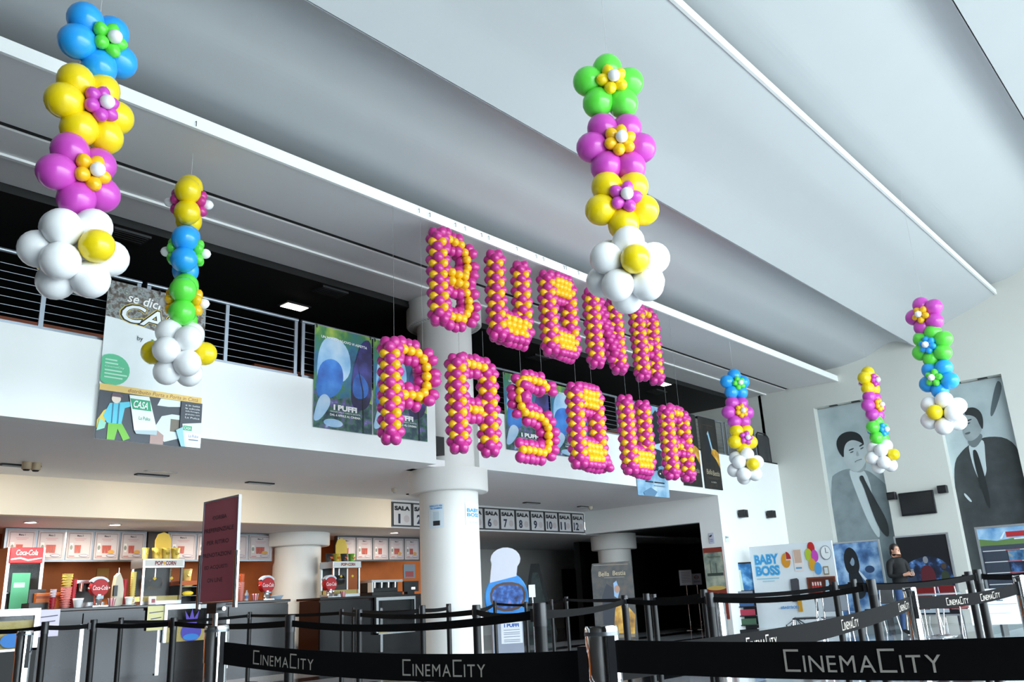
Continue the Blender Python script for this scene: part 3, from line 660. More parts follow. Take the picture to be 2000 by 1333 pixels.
# ---- papers on the thick column
def paper(name, label, px0, py0, px1, py1, plane, rz, col='#e8f2f8'): pass
cx, cy = colA; rc = .489
for nm, (pxa, pxb, pya, pyb), lab in (('a', (838, 867, 985, 1032), 'taped poster of a blue title on the thick column, left one'), ('b', (909, 934, 983, 1028), 'taped white poster with blue title on the thick column, right one')):
    # curve the sheet round the shaft
    def hit(px, py):
        r_ = ray(px, py); ox, oy = CAM.x-cx, CAM.y-cy; A = r_.x**2+r_.y**2; Bq = 2*(ox*r_.x+oy*r_.y); Cq = ox*ox+oy*oy-rc*rc
        s_ = (-Bq-math.sqrt(max(0, Bq*Bq-4*A*Cq)))/(2*A); return CAM+r_*s_
    p0, p1 = hit(pxa, (pya+pyb)/2), hit(pxb, (pya+pyb)/2); a0 = math.atan2(p0.y-cy, p0.x-cx); a1 = math.atan2(p1.y-cy, p1.x-cx)
    z1 = hit((pxa+pxb)/2, pya).z; z0 = hit((pxa+pxb)/2, pyb).z
    t = thing('paper_poster', lab, 'poster', (cx, cy, z0), 0, 'papers taped to the thick column')
    def arc(u, v, k): a = a0+(a1-a0)*u; return ((rc+.002+k*.0012)*math.cos(a), (rc+.002+k*.0012)*math.sin(a), v*(z1-z0))
    def curved(mb, u0, v0, u1, v1, k, m, n=6):
        vs = []
        for i in range(n+1): vs += [arc(u0+(u1-u0)*i/n, v0, k), arc(u0+(u1-u0)*i/n, v1, k)]
        mb.add(vs, [(2*i, 2*i+2, 2*i+3, 2*i+1) for i in range(n)], m)
    mb = MB(); curved(mb, 0, 0, 1, 1, 0, flat('#dbe8f0' if nm == 'a' else '#f4f8fb')); mb.build('sheet', t)
    mb = MB()
    def ctext(s_, u, v, tw, th, m):
        co, fa, asp = textmesh(s_, .03); mb.add([arc(u+a*tw, v+b*th, 2) for a, b in co], fa, flat(m))
    if nm == 'a': ctext('DEDICATO PER', .5, .92, .85, .07, '#2f8fd0'); ctext('TE E BAMBINI', .5, .82, .8, .07, '#2f8fd0'); curved(mb, .3, .1, .75, .3, 1, flat('#2a2c33')); curved(mb, .32, .3, .7, .68, 1, flat('#c3d5df'))
    else: ctext('BABY', .5, .68, .84, .16, '#2f9fe0'); ctext('BOSS', .5, .48, .84, .16, '#2f9fe0'); ctext('dal 20 aprile', .5, .16, .6, .04, '#7fd0d8')
    mb.build('print', t)
# ================================================================== SNACK BAR
YC, ZC = 14.0, 1.225
m_cnt = mat('#2a2a2c', .14, .55, noise=.12, scale=2); m_steel = mat('#b9bcc0', .25, .9, noise=.05, scale=4); m_steeld = mat('#6f7378', .3, .85)
m_glass = mat('#2a3034', .04, alpha=.12, spec=.5, noise=0); m_popc = mat('#e6cf86', .9, noise=.35, scale=60, bump=.6)
m_chrome = mat('#e9eaec', .07, 1.0, noise=.02); m_red = mat('#b4141c', .35); m_wht = mat('#f0f2f2', .4); m_plast = mat('#15161a', .4)
bx = lambda px, py=1185, Y=YC: PY(px, py, Y).x
bz = lambda px, py, Y=YC: PY(px, py, Y).z
def counter(label, x0, x1):
    t = thing('bar_counter', label, 'counter', (x0, YC, 0)); L = x1-x0
    MB().box(0, L, .06, .7, .0, ZC-.05, m_cnt).build('body', t); MB().box(-.02, L+.02, 0, .78, ZC-.045, ZC, mat('#1d1d20', .15, .2)).build('worktop', t, bevel=.008)
    MB().box(0, L, .10, .14, 0, .12, m_steeld).build('plinth', t)
    n = max(2, int(L/1.1))
    pm = MB().box(0, L/n-.02, .03, .06, .16, ZC-.09, m_cnt).mesh('front_panel'); sm = MB().box(-.03, .03, .025, .055, .13, ZC-.25, m_steel).mesh('trim_strip')
    for k in range(n):
        inst('front_panel', pm, t, (k*L/n+.01, 0, 0))
        if k: inst('trim_strip', sm, t, (k*L/n, 0, 0))
    return t
counter('long dark bar counter with steel strips left of the white column', 2.2, bx(566, 1175)); counter('dark bar counter with steel case right of the white column', bx(627, 1172), bx(852, 1160))
# ---- menu light boxes
def lightbox(label, px0, px1, n, first, group='menu light boxes'):
    Y = 15.35; x0, x1 = PY(px0, 1050, Y).x, PY(px1, 1055, Y).x; t = thing('menu_board', label, 'menu board', (x0, Y, 2.02), 0, group); L = x1-x0; h = .47
    MB().box(-.02, L+.02, .0, .12, -.03, h+.03, m_steeld).build('housing', t); w = L/n
    for k in range(n):
        o = MB().box(k*w+.02, (k+1)*w-.02, -.012, 0, 0, h, mat('#a89fa2', .5, noise=.03)).build('panel', t)
        p = Print(k*w+.05, .03, w-.1, h-.06, -.013); p.rect(0, 0, 1, 1, '#2a2b30'); p.rect(.012, .015, .988, .985, '#b0a7aa')
        p.text('Menu %d' % (first+k), .5, .90, .28, .08, '#2c2426', .03); p.rect(.25, .76, .78, .79, '#b08a8c'); p.rect(.3, .70, .7, .725, '#b08a8c')
        p.poly([(.08, .25), (.2, .25), (.2, .6), (.06, .6)], '#c9cbc6'); p.ell(.13, .42, .06, .1, '#6f7a74')
        for q in range(2 + (k % 2)): p.poly([(.3+.14*q, .2), (.41+.14*q, .2), (.43+.14*q, .52), (.28+.14*q, .52)], '#9c4438')
        if k > 2: p.ell(.72, .25, .16, .08, '#b6883c')
        p.ell(.72, .1, .22, .06, '#44507a'); p.ell(.72, .1, .2, .045, '#b0a7aa'); p.rect(.05, .06, .3, .09, '#a05a58'); p.build(o)
    return t
lightbox('menu light box of five panels above the red drinks fridge', 12, 284, 5, 1); lightbox('menu light box partly behind the red lane sign', 330, 531, 4, 6); lightbox('menu light box of five panels right of the white column', 661, 818, 5, 1)
t = thing('wall_box', 'dark brown box hanging between the menu light boxes', 'box', (PY(284, 1060, 15.6).x, 15.5, 1.95)); MB().box(0, .55, 0, .5, 0, .58, mat('#3a322c', .6)).build('body', t); MB().box(-.01, .56, -.01, .51, .56, .58, m_dark).build('lid', t)
# ---- bar top items; each stands on the worktop at its own depth
YI = YC+.28
def ix(px): return PY(px, 1180, YI).x
def top(px, py, Y=None): return PY(px, py, Y or YI).z-ZC
def item(name, label, cat, px, group=None, Y=None, z=ZC): return thing(name, label, cat, (PY(px, 1180, Y or YI).x, Y or YI, z), 0, group)
CUPM = {}
def cup_stack(label, px, ytop, w, cols, group='cup stacks on the bar'):
    t = item('cup_stack', label, 'cup stack', px, group); H = top(px, ytop); z = 0
    for name, frac, c in cols:
        hh = H*frac; o = MB().lathe([(w*.38, z), (w*.5, z+hh*.9), (w*.5, z+hh)], (0, 0, 0), mat(c, .5), 16).build(name, t)
        mb = MB(); n = max(2, int(hh/.035))
        for k in range(n): mb.lathe([(w*.52, z+hh*(k+.8)/n), (w*.54, z+hh*(k+.9)/n), (w*.52, z+hh*(k+1)/n)], (0, 0, 0), mat(c, .45), 14)
        mb.build('rim', o); z += hh
cup_stack('tall pink and yellow paper cup stack on the bar left of the tap', 127, 1122, .15, [('cup', .62, '#d9837c'), ('lid_cup', .38, '#d8bd5e')])
cup_stack('short red cola cup stack beside the fridge', 102, 1152, .09, [('cup', .6, '#a3182c'), ('lid_cup', .4, '#d9c9d4')])
cup_stack('red cola cup stack behind the pink cup stack', 141, 1132, .08, [('cup', 1, '#b02232')]); cup_stack('slim yellow cup stack left of the popcorn machine', 257, 1118, .085, [('cup', 1, '#d9c56c')])
cup_stack('red cola cup stack beside the slim yellow stack', 241, 1132, .075, [('cup', 1, '#a81e2c')]); cup_stack('orange and pink cup stack right of the red lane sign', 470, 1122, .10, [('cup', .7, '#dc8a80'), ('lid_cup', .3, '#d8622c')])
def bowl_cup(name, label, px, ytop, w, c, handle=False, stripes=None):
    t = item(name, label, 'cup', px, Y=YC+.12); H = max(.05, top(px, ytop)); MB().lathe([(w*.3, 0), (w*.33, .01), (w*.46, H*.8), (w*.5, H), (w*.44, H*.97)], (0, 0, 0), mat(c, .35), 18).build('bowl', t)
    if handle: MB().tube([(w*.45, 0, H*.8), (w*.75, 0, H*.75), (w*.75, 0, H*.35), (w*.38, 0, H*.25)], .007, mat(c, .35)).build('handle', t); MB().lathe([(w*.3, -.0), (w*.85, .012), (w*.85, .018)], (0, 0, 0), mat(c, .35), 18).build('saucer', t)
    if stripes:
        mb = MB()
        for k in range(8):
            a = 2*math.pi*k/8; d = Vector((math.cos(a), math.sin(a), 0)); q = Vector((-d.y, d.x, 0)); mb.add([d*w*.34-q*.008, d*w*.34+q*.008, d*w*.51+q*.012+Vector((0, 0, H)), d*w*.51-q*.012+Vector((0, 0, H))], [(0, 1, 2, 3)], mat(stripes, .5))
        mb.build('stripes', t)
bowl_cup('bowl', 'white bowl on the bar before the coffee things', 152, 1170, .16, '#e6e8ee'); bowl_cup('coffee_cup', 'white coffee cup on a saucer left of the popcorn machine', 251, 1167, .13, '#eceef0', True)
bowl_cup('popcorn_cup', 'striped popcorn cup in front of the beige tap', 217, 1170, .13, '#e8d6d8', stripes='#c04a5c'); bowl_cup('popcorn_cup', 'striped popcorn cup left of the middle cola tap', 498, 1161, .13, '#e8dcdc', stripes='#c0404c')
bowl_cup('popcorn_cup', 'pink striped cup before the right popcorn machine', 670, 1156, .12, '#e6d3d3', stripes='#c45a62'); bowl_cup('glass_bowl', 'clear bowl of wrapped sweets beside the white column', 540, 1164, .26, '#aebfd0')
def cola_tap(label, px, ytop, ybot):
    t = item('cola_tap', label, 'drink tap', px, 'cola taps on the bar', YC+.2); H = top(px, ytop, YC+.2); r = .135; zc = H-r*1.05
    MB().lathe([(.08, 0), (.06, .02), (.07, zc-.1)], (0, 0, 0), m_chrome, 16).build('tower', t)
    o = MB().cyl((0, -.06, zc), (0, .06, zc), r, m=m_red, n=32).build('badge', t)
    p = Print(-r, zc-r, 2*r, 2*r, -.062); p.ell(.5, .5, .5, .5, '#8f1420', 32); p.ell(.5, .5, .46, .46, '#b81c26', 32); p.text('Coca-Cola', .5, .5, .86, .26, '#f4f0f0', .01, .25); p.build(o)
    mb = MB()
    for k in range(9):
        a0, a1 = R(35+110*k/9), R(35+110*(k+1)/9); P = lambda a, q, y: (q*math.cos(a), y, zc+q*math.sin(a)); mb.add([P(a0, r, -.05), P(a1, r, -.05), P(a1, r*1.28, -.05), P(a0, r*1.28, -.05), P(a0, r, .05), P(a1, r, .05), P(a1, r*1.28, .05), P(a0, r*1.28, .05)], [(0, 1, 2, 3), (7, 6, 5, 4), (3, 2, 6, 7), (0, 4, 5, 1)], mat('#cfd8e4', .3))
    mb.build('crown', t); MB().box(-.05, .05, -.09, -.05, .12, zc-.12, mat('#9fb4c4', .3)).build('tap_plate', t)
    MB().box(-.12, .12, -.12, .1, 0, .02, m_steel).build('drip_tray', t); mb = MB(); mb.cyl((-.17, 0, zc), (-r, 0, zc), .02, m=m_chrome); mb.cyl((r, 0, zc), (.17, 0, zc), .02, m=m_chrome); mb.build('spout', t)
cola_tap('round red cola tap at the left, by the white bowl', 190, 1131, 1186); cola_tap('round red cola tap in the middle, left of the white column', 519, 1128, 1176); cola_tap('round red cola tap right of the white column', 643, 1127, 1172)
t = item('beer_tap', 'tall beige tap tower right of the left cola tap', 'drink tap', 227); H = top(227, 1120); MB().prism([(-.07, 0), (.07, 0), (.08, H*.5), (.05, H*.8), (0, H), (-.05, H*.9), (-.07, H*.6)], -.06, .06, mat('#c9c2ae', .4)).build('tower', t); MB().box(-.1, -.04, -.1, -.06, H*.3, H*.62, m_plast).build('handle', t); MB().cyl((.0, 0, H-.03), (0, 0, H+.08), .012, m=m_chrome).build('lever', t)
def notice(label, px0, py0, px1, py1, c, lines, Y=YC-.012):
    a, b = PY(px0, py0, Y), PY(px1, py1, Y); t = thing('paper_notice', label, 'notice', (a.x, Y, b.z)); w, h = b.x-a.x, a.z-b.z
    MB().box(0, w, 0, .004, 0, h, flat(c)).build('sheet', t); p = Print(0, 0, w, h, -.001)
    for k, (v, u0, u1) in enumerate(lines): p.poly([(u0, v), (u1, v+.05), (u1, v+.09), (u0, v+.04)], '#5b5a78')
    p.build(t)
notice('white paper notice taped to the counter front beside the display case', 77, 1192, 113, 1243, '#dcd8ee', [(.7, .1, .9), (.5, .15, .8), (.25, .1, .9)]); notice('yellow paper notice taped to the counter front below the popcorn machine', 289, 1185, 320, 1231, '#e6e2a6', [(.7, .1, .9), (.45, .2, .8)])
# ---- drinks fridge with red header
Y = 14.95; x0, x1 = PY(9, 1130, Y).x, PY(83, 1130, Y).x; zt = PY(45, 1070, Y).z; zh = PY(45, 1101, Y).z
t = thing('drinks_fridge', 'tall drinks fridge with red lettered header behind the left end of the bar', 'fridge', (x0, Y, 0)); w = x1-x0
MB().box(0, .05, 0, .6, 0, zt, m_steel).build('side_panel', t); MB().box(w-.05, w, 0, .6, 0, zt, m_steel).build('side_panel', t); MB().box(.05, w-.05, .5, .6, 0, zt, m_plast).build('back_panel', t); MB().box(.05, w-.05, .05, .5, 0, .1, m_plast).build('base', t)
o = MB().box(.03, w-.03, -.02, .5, zh, zt, m_red).build('header', t, bevel=.01); p = Print(.05, zh, w-.1, zt-zh, -.022); p.text('Coca-Cola', .5, .68, .7, .34, '#f2e6e4', 0, .25); p.poly([(0, .28), (.3, .38), (.55, .24), (1, .36), (1, .3), (.55, .14), (.3, .28), (0, .2)], '#e9d3d3'); p.build(o)
d = MB(); d.box(.05, w-.05, 0, .012, .1, zh, m_glass); o = d.build('glass_door', t); p = Print(.05, .1, w-.1, zh-.1, -.003); p.rect(.12, .55, .7, .92, '#3f8f72'); p.rect(.2, .8, .55, .84, '#8fd0b8'); p.build(o, 'sticker')
sh = MB().box(.05, w-.05, .05, .5, 0, .015, m_steel).mesh('shelf'); bt = MB().lathe([(.03, 0), (.033, .1), (.03, .14), (.012, .18), (.012, .21)], (0, 0, 0), mat('#3c2a26', .2), 10).mesh('bottle')
for k in range(4): inst('shelf', sh, t, (0, 0, .5+k*.33))
for k in range(3):
    for q in range(4): bo = inst('bottle', bt, None, (x0+.12+q*(w-.24)/3, Y+.15, .515+k*.33)); tag(bo, 'dark drink bottle standing in the tall drinks fridge', 'bottle', 'bottles in the drinks fridge')
# ---- steel popcorn display case at the far left
Y = 13.3; x0, x1 = PY(-40, 1230, Y).x, PY(75, 1230, Y).x; z1, z0 = PY(40, 1190, Y).z, PY(40, 1272, Y).z
t = thing('popcorn_case', 'steel framed case full of popcorn at the left edge before the bar', 'display case', (x0, Y, 0)); w = x1-x0
MB().box(0, w, 0, .5, 0, z0, m_dark).build('cabinet', t); MB().box(.02, w-.02, .06, .48, z0, z0+(z1-z0)*.72, m_popc).build('popcorn', t)
f = MB(); f.box(0, w, -.02, .5, z1-.09, z1, m_steel); f.box(w-.07, w, -.02, .03, z0, z1-.09, m_steel); f.box(0, .07, -.02, .03, z0, z1-.09, m_steel); f.box(0, w, -.02, .5, z0, z0+.03, m_steel); f.build('frame', t); MB().box(.07, w-.07, 0, .006, z0+.03, z1-.09, m_glass).build('glass', t)
p = Print(.07, z0+.03, w-.14, z1-z0-.12, -.003); p.ell(.55, .25, .22, .22, '#2f7fd0'); p.ell(.8, .1, .12, .1, '#4a98dc'); p.build(t, 'sticker')
# ---- popcorn machines
def popcorn_machine(label, px0, px1, pyt, pyh, pyb, Y):
    x0, x1 = PY(px0, 1140, Y).x, PY(px1, 1140, Y).x; zt = PY((px0+px1)/2, pyt, Y).z-ZC; zh = PY((px0+px1)/2, pyh, Y).z-ZC; w = x1-x0
    t = thing('popcorn_machine', label, 'popcorn machine', (x0, Y, ZC), 0, 'popcorn machines on the bar'); dp = .42
    MB().box(0, w, 0, dp, 0, .06, m_steel).build('base', t); 
    for x in (0, w-.035): MB().box(x, x+.035, 0, .035, .06, zh, m_chrome).build('post', t); MB().box(x, x+.035, dp-.035, dp, .06, zh, m_chrome).build('post', t)
    o = MB().box(-.015, w+.015, -.02, dp, zh, zt, m_steel).build('header', t, bevel=.006); p = Print(0, zh, w, zt-zh, -.022); p.rect(.03, .18, .97, .86, '#d9d9d6'); p.text('POP', .37, .52, .2, .46, '#7c1f26', .04); p.text('CORN', .66, .52, .26, .46, '#7c1f26', .04); p.ell(.5, .52, .025, .18, '#d8a52c'); p.build(o)
    MB().box(.035, w-.035, .002, .008, .06, zh, m_glass).build('glass_door', t); MB().box(.03, w-.03, dp-.03, dp-.01, .06, zh, m_plast).build('back_panel', t)
    k = MB(); k.lathe([(.02, -.11), (.12, -.1), (.14, .03), (.1, .08)], (w*.45, dp*.5, zh*.62), mat('#2b2d31', .2, .7), 20); k.cyl((w*.45, dp*.5, zh*.7), (w*.45, dp*.5, zh), .02, m=m_chrome); k.build('kettle', t)
    p = Print(0, .06, w, zh-.06, -.001); 
    for u in (.3, .72): p.poly([(u-.05, .68), (u, .62), (u+.05, .68), (u, .74)], '#d8b82a')
    p.build(t, 'warning_mark'); MB().box(.04, w-.04, .05, dp-.05, .06, .14, m_popc).build('popcorn', t)
    return x0, x1, ZC+zt
ax0, ax1, az = popcorn_machine('left popcorn machine with chrome posts and lettered header', 277, 356, 1092, 1110, 1184, YC+.25)
bx0, bx1, bzz = popcorn_machine('right popcorn machine with orange tubs on top', 650, 703, 1097, 1110, 1172, YC+.25)
def tub(label, x, y, z, w, h, c, group, badge=None):
    t = thing('popcorn_tub', label, 'tub', (x, y, z), 0, group); MB().lathe([(w*.38, 0), (w*.5, h), (w*.46, h)], (0, 0, 0), mat(c, .5), 16).build('tub', t); MB().lathe([(w*.5, h-.012), (w*.53, h-.006), (w*.5, h)], (0, 0, 0), mat(c, .4), 16).build('rim', t)
    mb = MB(); mb.cyl((0, -w*.47, h*.5), (0, -w*.5, h*.52), w*.22, m=mat(badge or '#a08a2c', .5), n=12); mb.build('badge', t)
for k, f in enumerate((.15, .42, .66, .9)): tub(['yellow popcorn tub on the left machine, small one at the left', 'yellow popcorn tub on the left machine, second from left', 'yellow popcorn tub on the left machine, third from left', 'yellow popcorn tub on the left machine, right one'][k], ax0+f*(ax1-ax0), YC+.42, az, .15 if k else .11, .19, '#d8bd55', 'yellow tubs on the left popcorn machine')
for k, f in enumerate((.05, .32, .6, .88)): tub(['dark tub with orange badge on the right machine, leftmost', 'yellow tub with orange badge on the right machine, second', 'dark tub with orange badge on the right machine, third', 'green tub with orange badge on the right machine'][k], bx0+f*(bx1-bx0), YC+.42, bzz, .15, .16, ['#2c2e30', '#c9b23c', '#3a3c3e', '#6fae3a'][k], 'badge tubs on the right popcorn machine', '#e2622a')
for lab, px, py0, py1 in (('plain yellow cardboard cutout standing on the left popcorn machine', 318, 1040, 1078), ('plain yellow cardboard cutout standing on the right popcorn machine', 667, 1052, 1084)):
    Y = YC+.6; a, b = PY(px, py0, Y), PY(px, py1, Y); t = thing('cardboard_cutout', lab, 'cutout', (b.x, Y, az if px < 400 else bzz)); h = a.z-(az if px < 400 else bzz); w = .2
    MB().prism([(-w*.7, 0), (w*.7, 0), (w*.72, h*.7), (w*.5, h*.92), (0, h), (-w*.5, h*.92), (-w*.72, h*.7)], 0, .02, mat('#d8b94a', .6)).build('board', t); MB().prism([(-.02, 0), (.02, 0), (.02, h*.5)], .02, .14, mat('#b89a5a', .7)).build('strut', t)
# ---- nacho warmer, bucket, small things
x = PY(371, 1160, YI).x; t = thing('nacho_warmer', 'small dark warmer with orange top beside the left popcorn machine', 'warmer', (x, YI, ZC)); H = top(371, 1135)
MB().box(-.2, .2, 0, .3, 0, .03, m_plast).build('base', t); MB().box(-.2, -.17, 0, .3, .03, H-.07, m_plast).build('side', t); MB().box(.17, .2, 0, .3, .03, H-.07, m_plast).build('side', t); MB().box(-.17, .17, .27, .3, .03, H-.07, m_plast).build('back', t)
for z in (.12, .27): MB().box(-.17, .17, .03, .27, z, z+.012, m_steeld).build('shelf', t); MB().sphere((.03, .13, z+.05), (.1, .08, .04), mat('#dcc23a', .6, emit=.4), 10, 6).build('nachos', t)
MB().prism([(-.21, H-.07), (.21, H-.07), (.18, H), (-.18, H)], -.02, .3, mat('#c9602a', .5)).build('top', t)
tub('yellow bucket on the orange topped warmer', x, YI+.14, ZC+H, .17, .2, '#cbb564', 'buckets on the bar')
Y = YI; t = item('carton', 'orange carton behind the red cup stack', 'carton', 96, Y=YC+.42); MB().box(-.2, .22, 0, .15, 0, .24, mat('#d0702a', .5)).build('box', t, bevel=.006); MB().box(-.2, .22, -.004, 0, .16, .2, mat('#8c3f16', .5)).build('band', t)
t = item('till', 'black till on the bar beside the fridge', 'till', 76, Y=YC+.4); MB().box(-.14, .14, 0, .3, 0, .1, m_plast).build('drawer', t); MB().prism([(-.12, .1), (.12, .1), (.12, .3), (-.12, .3)], .1, .13, m_plast).build('screen', t)
t = item('coffee_machine', 'steel coffee machine behind the left cola tap', 'coffee machine', 172, Y=YC+.45); H = top(172, 1140, YC+.45); MB().box(-.24, .26, 0, .35, 0, .08, m_steel).build('base', t); MB().box(-.24, .26, .18, .35, .08, H, m_plast).build('body', t); MB().box(-.24, .26, 0, .35, H, H+.05, m_steel).build('top', t)
for k in range(2): MB().lathe([(.03, H-.12), (.04, H)], (-.1+.2*k, .08, 0), m_chrome, 12).build('group_head', t)
t = item('tissue_box', 'small pale box before the left popcorn machine', 'box', 299, Y=YC+.1); MB().box(-.05, .05, 0, .08, 0, .13, m_wht).build('box', t, bevel=.004); MB().box(-.03, .03, -.003, 0, .03, .09, mat('#b0606a', .5)).build('label_print', t)
t = item('water_bottle', 'small blue labelled bottle left of the middle cola tap', 'bottle', 481, Y=YC+.2); MB().lathe([(.035, 0), (.035, .12), (.015, .16), (.015, .185)], (0, 0, 0), mat('#b8cad8', .15, alpha=.6), 12).build('bottle', t); MB().lathe([(.036, .04), (.036, .09)], (0, 0, 0), mat('#4a78b0', .4), 12).build('label_band', t)
# ---- right counter: coffee machine, screen, steel case
Y = YC+.35; x0, x1 = PY(727, 1150, Y).x, PY(786, 1150, Y).x; H = PY(755, 1133, Y).z-ZC; t = thing('coffee_machine', 'wide black espresso machine on the right counter', 'coffee machine', (x0, Y, ZC)); w = x1-x0
MB().box(0, w, 0, .4, 0, .07, m_plast).build('base', t); MB().box(0, w, .15, .4, .07, H-.05, m_plast).build('body', t, bevel=.01); MB().box(-.01, w+.01, 0, .42, H-.05, H, m_steel).build('cup_rail', t); MB().box(0, .03, 0, .15, .07, H-.05, m_chrome).build('side', t)
for k in range(4): MB().lathe([(.025, H-.16), (.035, H-.05)], (w*(k+.6)/4.4, .07, 0), m_chrome, 12).build('group_head', t)
Y = YC+.4; a, b = PY(789, 1136, Y), PY(818, 1165, Y); t = thing('till_screen', 'black till screen beside the espresso machine', 'screen', (a.x, Y, ZC)); MB().box(0, b.x-a.x, 0, .05, .06, a.z-ZC, m_plast).build('screen', t); MB().box(.1, .3, 0, .12, 0, .06, m_plast).build('foot', t); MB().box((b.x-a.x)*.5, (b.x-a.x)*.75, -.004, 0, .1, .15, mat('#f4f6f8', .4, emit=.6)).build('display', t)
Y = YC-.06; a, b = PY(735, 1168, Y), PY(812, 1205, Y); t = thing('popcorn_case', 'steel framed case with popcorn set in the right counter', 'display case', (a.x, Y, b.z-.3)); w = b.x-a.x; h = a.z-b.z+.3
f = MB(); f.box(0, w, 0, .06, h-.06, h, m_steel); f.box(0, .06, 0, .06, 0, h-.06, m_steel); f.box(w-.03, w, 0, .06, 0, h-.06, m_steel); f.box(0, w, 0, .06, 0, .03, m_steel); f.build('frame', t); MB().box(.06, w-.03, .03, .05, .03, .16, m_popc).build('popcorn', t); MB().box(.06, w-.03, .02, .026, .03, h-.06, m_glass).build('glass', t)
Y = YC-.05; a, b = PY(323, 1182, Y), PY(405, 1250, Y); t = thing('popcorn_case', 'steel framed case with purple sticker below the orange topped warmer', 'display case', (a.x, Y, b.z)); w = b.x-a.x; h = a.z-b.z
f = MB(); f.box(0, w, 0, .05, h-.08, h, m_steel); f.box(0, .05, 0, .05, 0, h-.08, m_steel); f.box(w-.03, w, 0, .05, 0, h-.08, m_steel); f.build('frame', t); MB().box(.05, w-.03, .02, .045, 0, h*.42, m_popc).build('popcorn', t); MB().box(.05, w-.03, .012, .018, 0, h-.08, m_glass).build('glass', t)
p = Print(.05, 0, w-.08, h-.08, .01); p.ell(.62, .28, .26, .3, '#4a44b4'); p.poly([(.5, .5), (.74, .5), (.8, .95), (.68, .7), (.62, 1), (.56, .7), (.44, .95)], '#5c48b8'); p.ell(.62, .12, .2, .1, '#2f84d8'); p.build(t, 'sticker')
for lab, px0, py0, px1, py1, c in (('orange leaflet pinned to the orange bar wall above the taps', 190, 1111, 211, 1140, '#d89a3e'), ('pale poster on the bar wall beside the thick column', 788, 1103, 811, 1130, '#8f9aa6')):
    Yp = 16.48; a, b = PY(px0, py0, Yp), PY(px1, py1, Yp); t = thing('leaflet', lab, 'leaflet', (a.x, Yp, b.z)); MB().box(0, b.x-a.x, 0, .006, 0, a.z-b.z, flat(c)).build('sheet', t)
    p = Print(0, 0, b.x-a.x, a.z-b.z, -.001); p.rect(.15, .1, .85, .5, '#e07a28' if px0 < 300 else '#b05a5a'); p.build(t)
# ceiling lamps added to brighten the bar and its orange wall
for i, px in enumerate((60, 225, 440, 770)):
    x = PY(px, 1020, 14.4).x; t = thing('added_ceiling_lamp', ['added recessed bar lamp above the drinks fridge', 'added recessed bar lamp above the left popcorn machine', 'added recessed bar lamp above the red lane sign', 'added recessed bar lamp above the right counter'][i], 'added lamp', (x, 14.4, ZL), 0, 'added lamps over the bar')
    MB().lathe([(.09, -.012), (.11, -.01), (.11, 0)], (0, 0, 0), m_steel, 20).build('ring', t); MB().lathe([(.08, -.014), (.08, -.008)], (0, 0, 0), mat('#fff0dc', .5, emit=5, noise=0), 20).build('diffuser', t)
    l = bpy.data.lights.new('added_bar_light', 'AREA'); l.shape = 'DISK'; l.size = .18; l.energy = 30; l.color = (1, .86, .68); lo = bpy.data.objects.new('added_bar_light', l); C.objects.link(lo); lo.parent = t; lo.location = (0, 0, -.03)
# ================================================================== QUEUE POSTS AND BELTS
m_pblk = mat('#101011', .42, noise=.1, scale=10, spec=.35); m_belt = mat('#0f0e0f', .9, noise=.12, scale=40, spec=.12); m_let = mat('#b9b1a6', .6, noise=.04)
POSTS = {}
def post(key, px, ytop, w, label, chrome=False):
    dia = .07 if chrome else .063; D = dia*FPX/w; q = PD(px, ytop, D); H = q.z; r = dia/2
    t = thing('queue_post', label, 'queue post', (q.x, q.y, 0), 0, 'chrome queue posts' if chrome else 'black queue posts'); m = m_chrome if chrome else m_pblk
    MB().lathe([(.17, 0), (.17, .01), (.15, .02), (.05, .03), (r, .035)], (0, 0, 0), m, 28).build('base', t)
    MB().lathe([(r, .035), (r, H-.11)], (0, 0, 0), m, 28).build('pole', t)
    hd = MB().lathe([(r*1.06, H-.11), (r*1.06, H-.006), (r*.98, H)], (0, 0, 0), m if chrome else m_plast, 28).build('head', t)
    if chrome: MB().lathe([(r*1.09, H-.02), (r*1.09, H-.012)], (0, 0, 0), m_steeld, 28).build('collar', hd)
    POSTS[key] = (t, q.x, q.y, H, r); return t
def cap_text(s_parts):
    """small capitals: list of (char, big)"""
    out = []; x = 0
    for ch, big in s_parts:
        co, fa, asp = textmesh(ch, .0)
        if ch == 'C':
            q = .1; co = [(-.5, -.5), (.5, -.5), (.5, -.5+q), (-.5+q*1.5, -.5+q), (-.5+q*1.5, .5-q), (.5, .5-q), (.5, .5), (-.5, .5)]; fa = [tuple(range(8))]; asp = .78
        H = 1.0 if big else .72; W_ = asp*H*(1.02 if not big else .95)
        if ch == 'I': W_ = .10
        out.append((co, fa, x, W_, H)); x += W_+.17
    return out, x-.17
CINE = cap_text([('C', 1), ('I', 0), ('N', 0), ('E', 0), ('M', 0), ('A', 0), ('C', 1), ('I', 0), ('T', 0), ('Y', 0)])
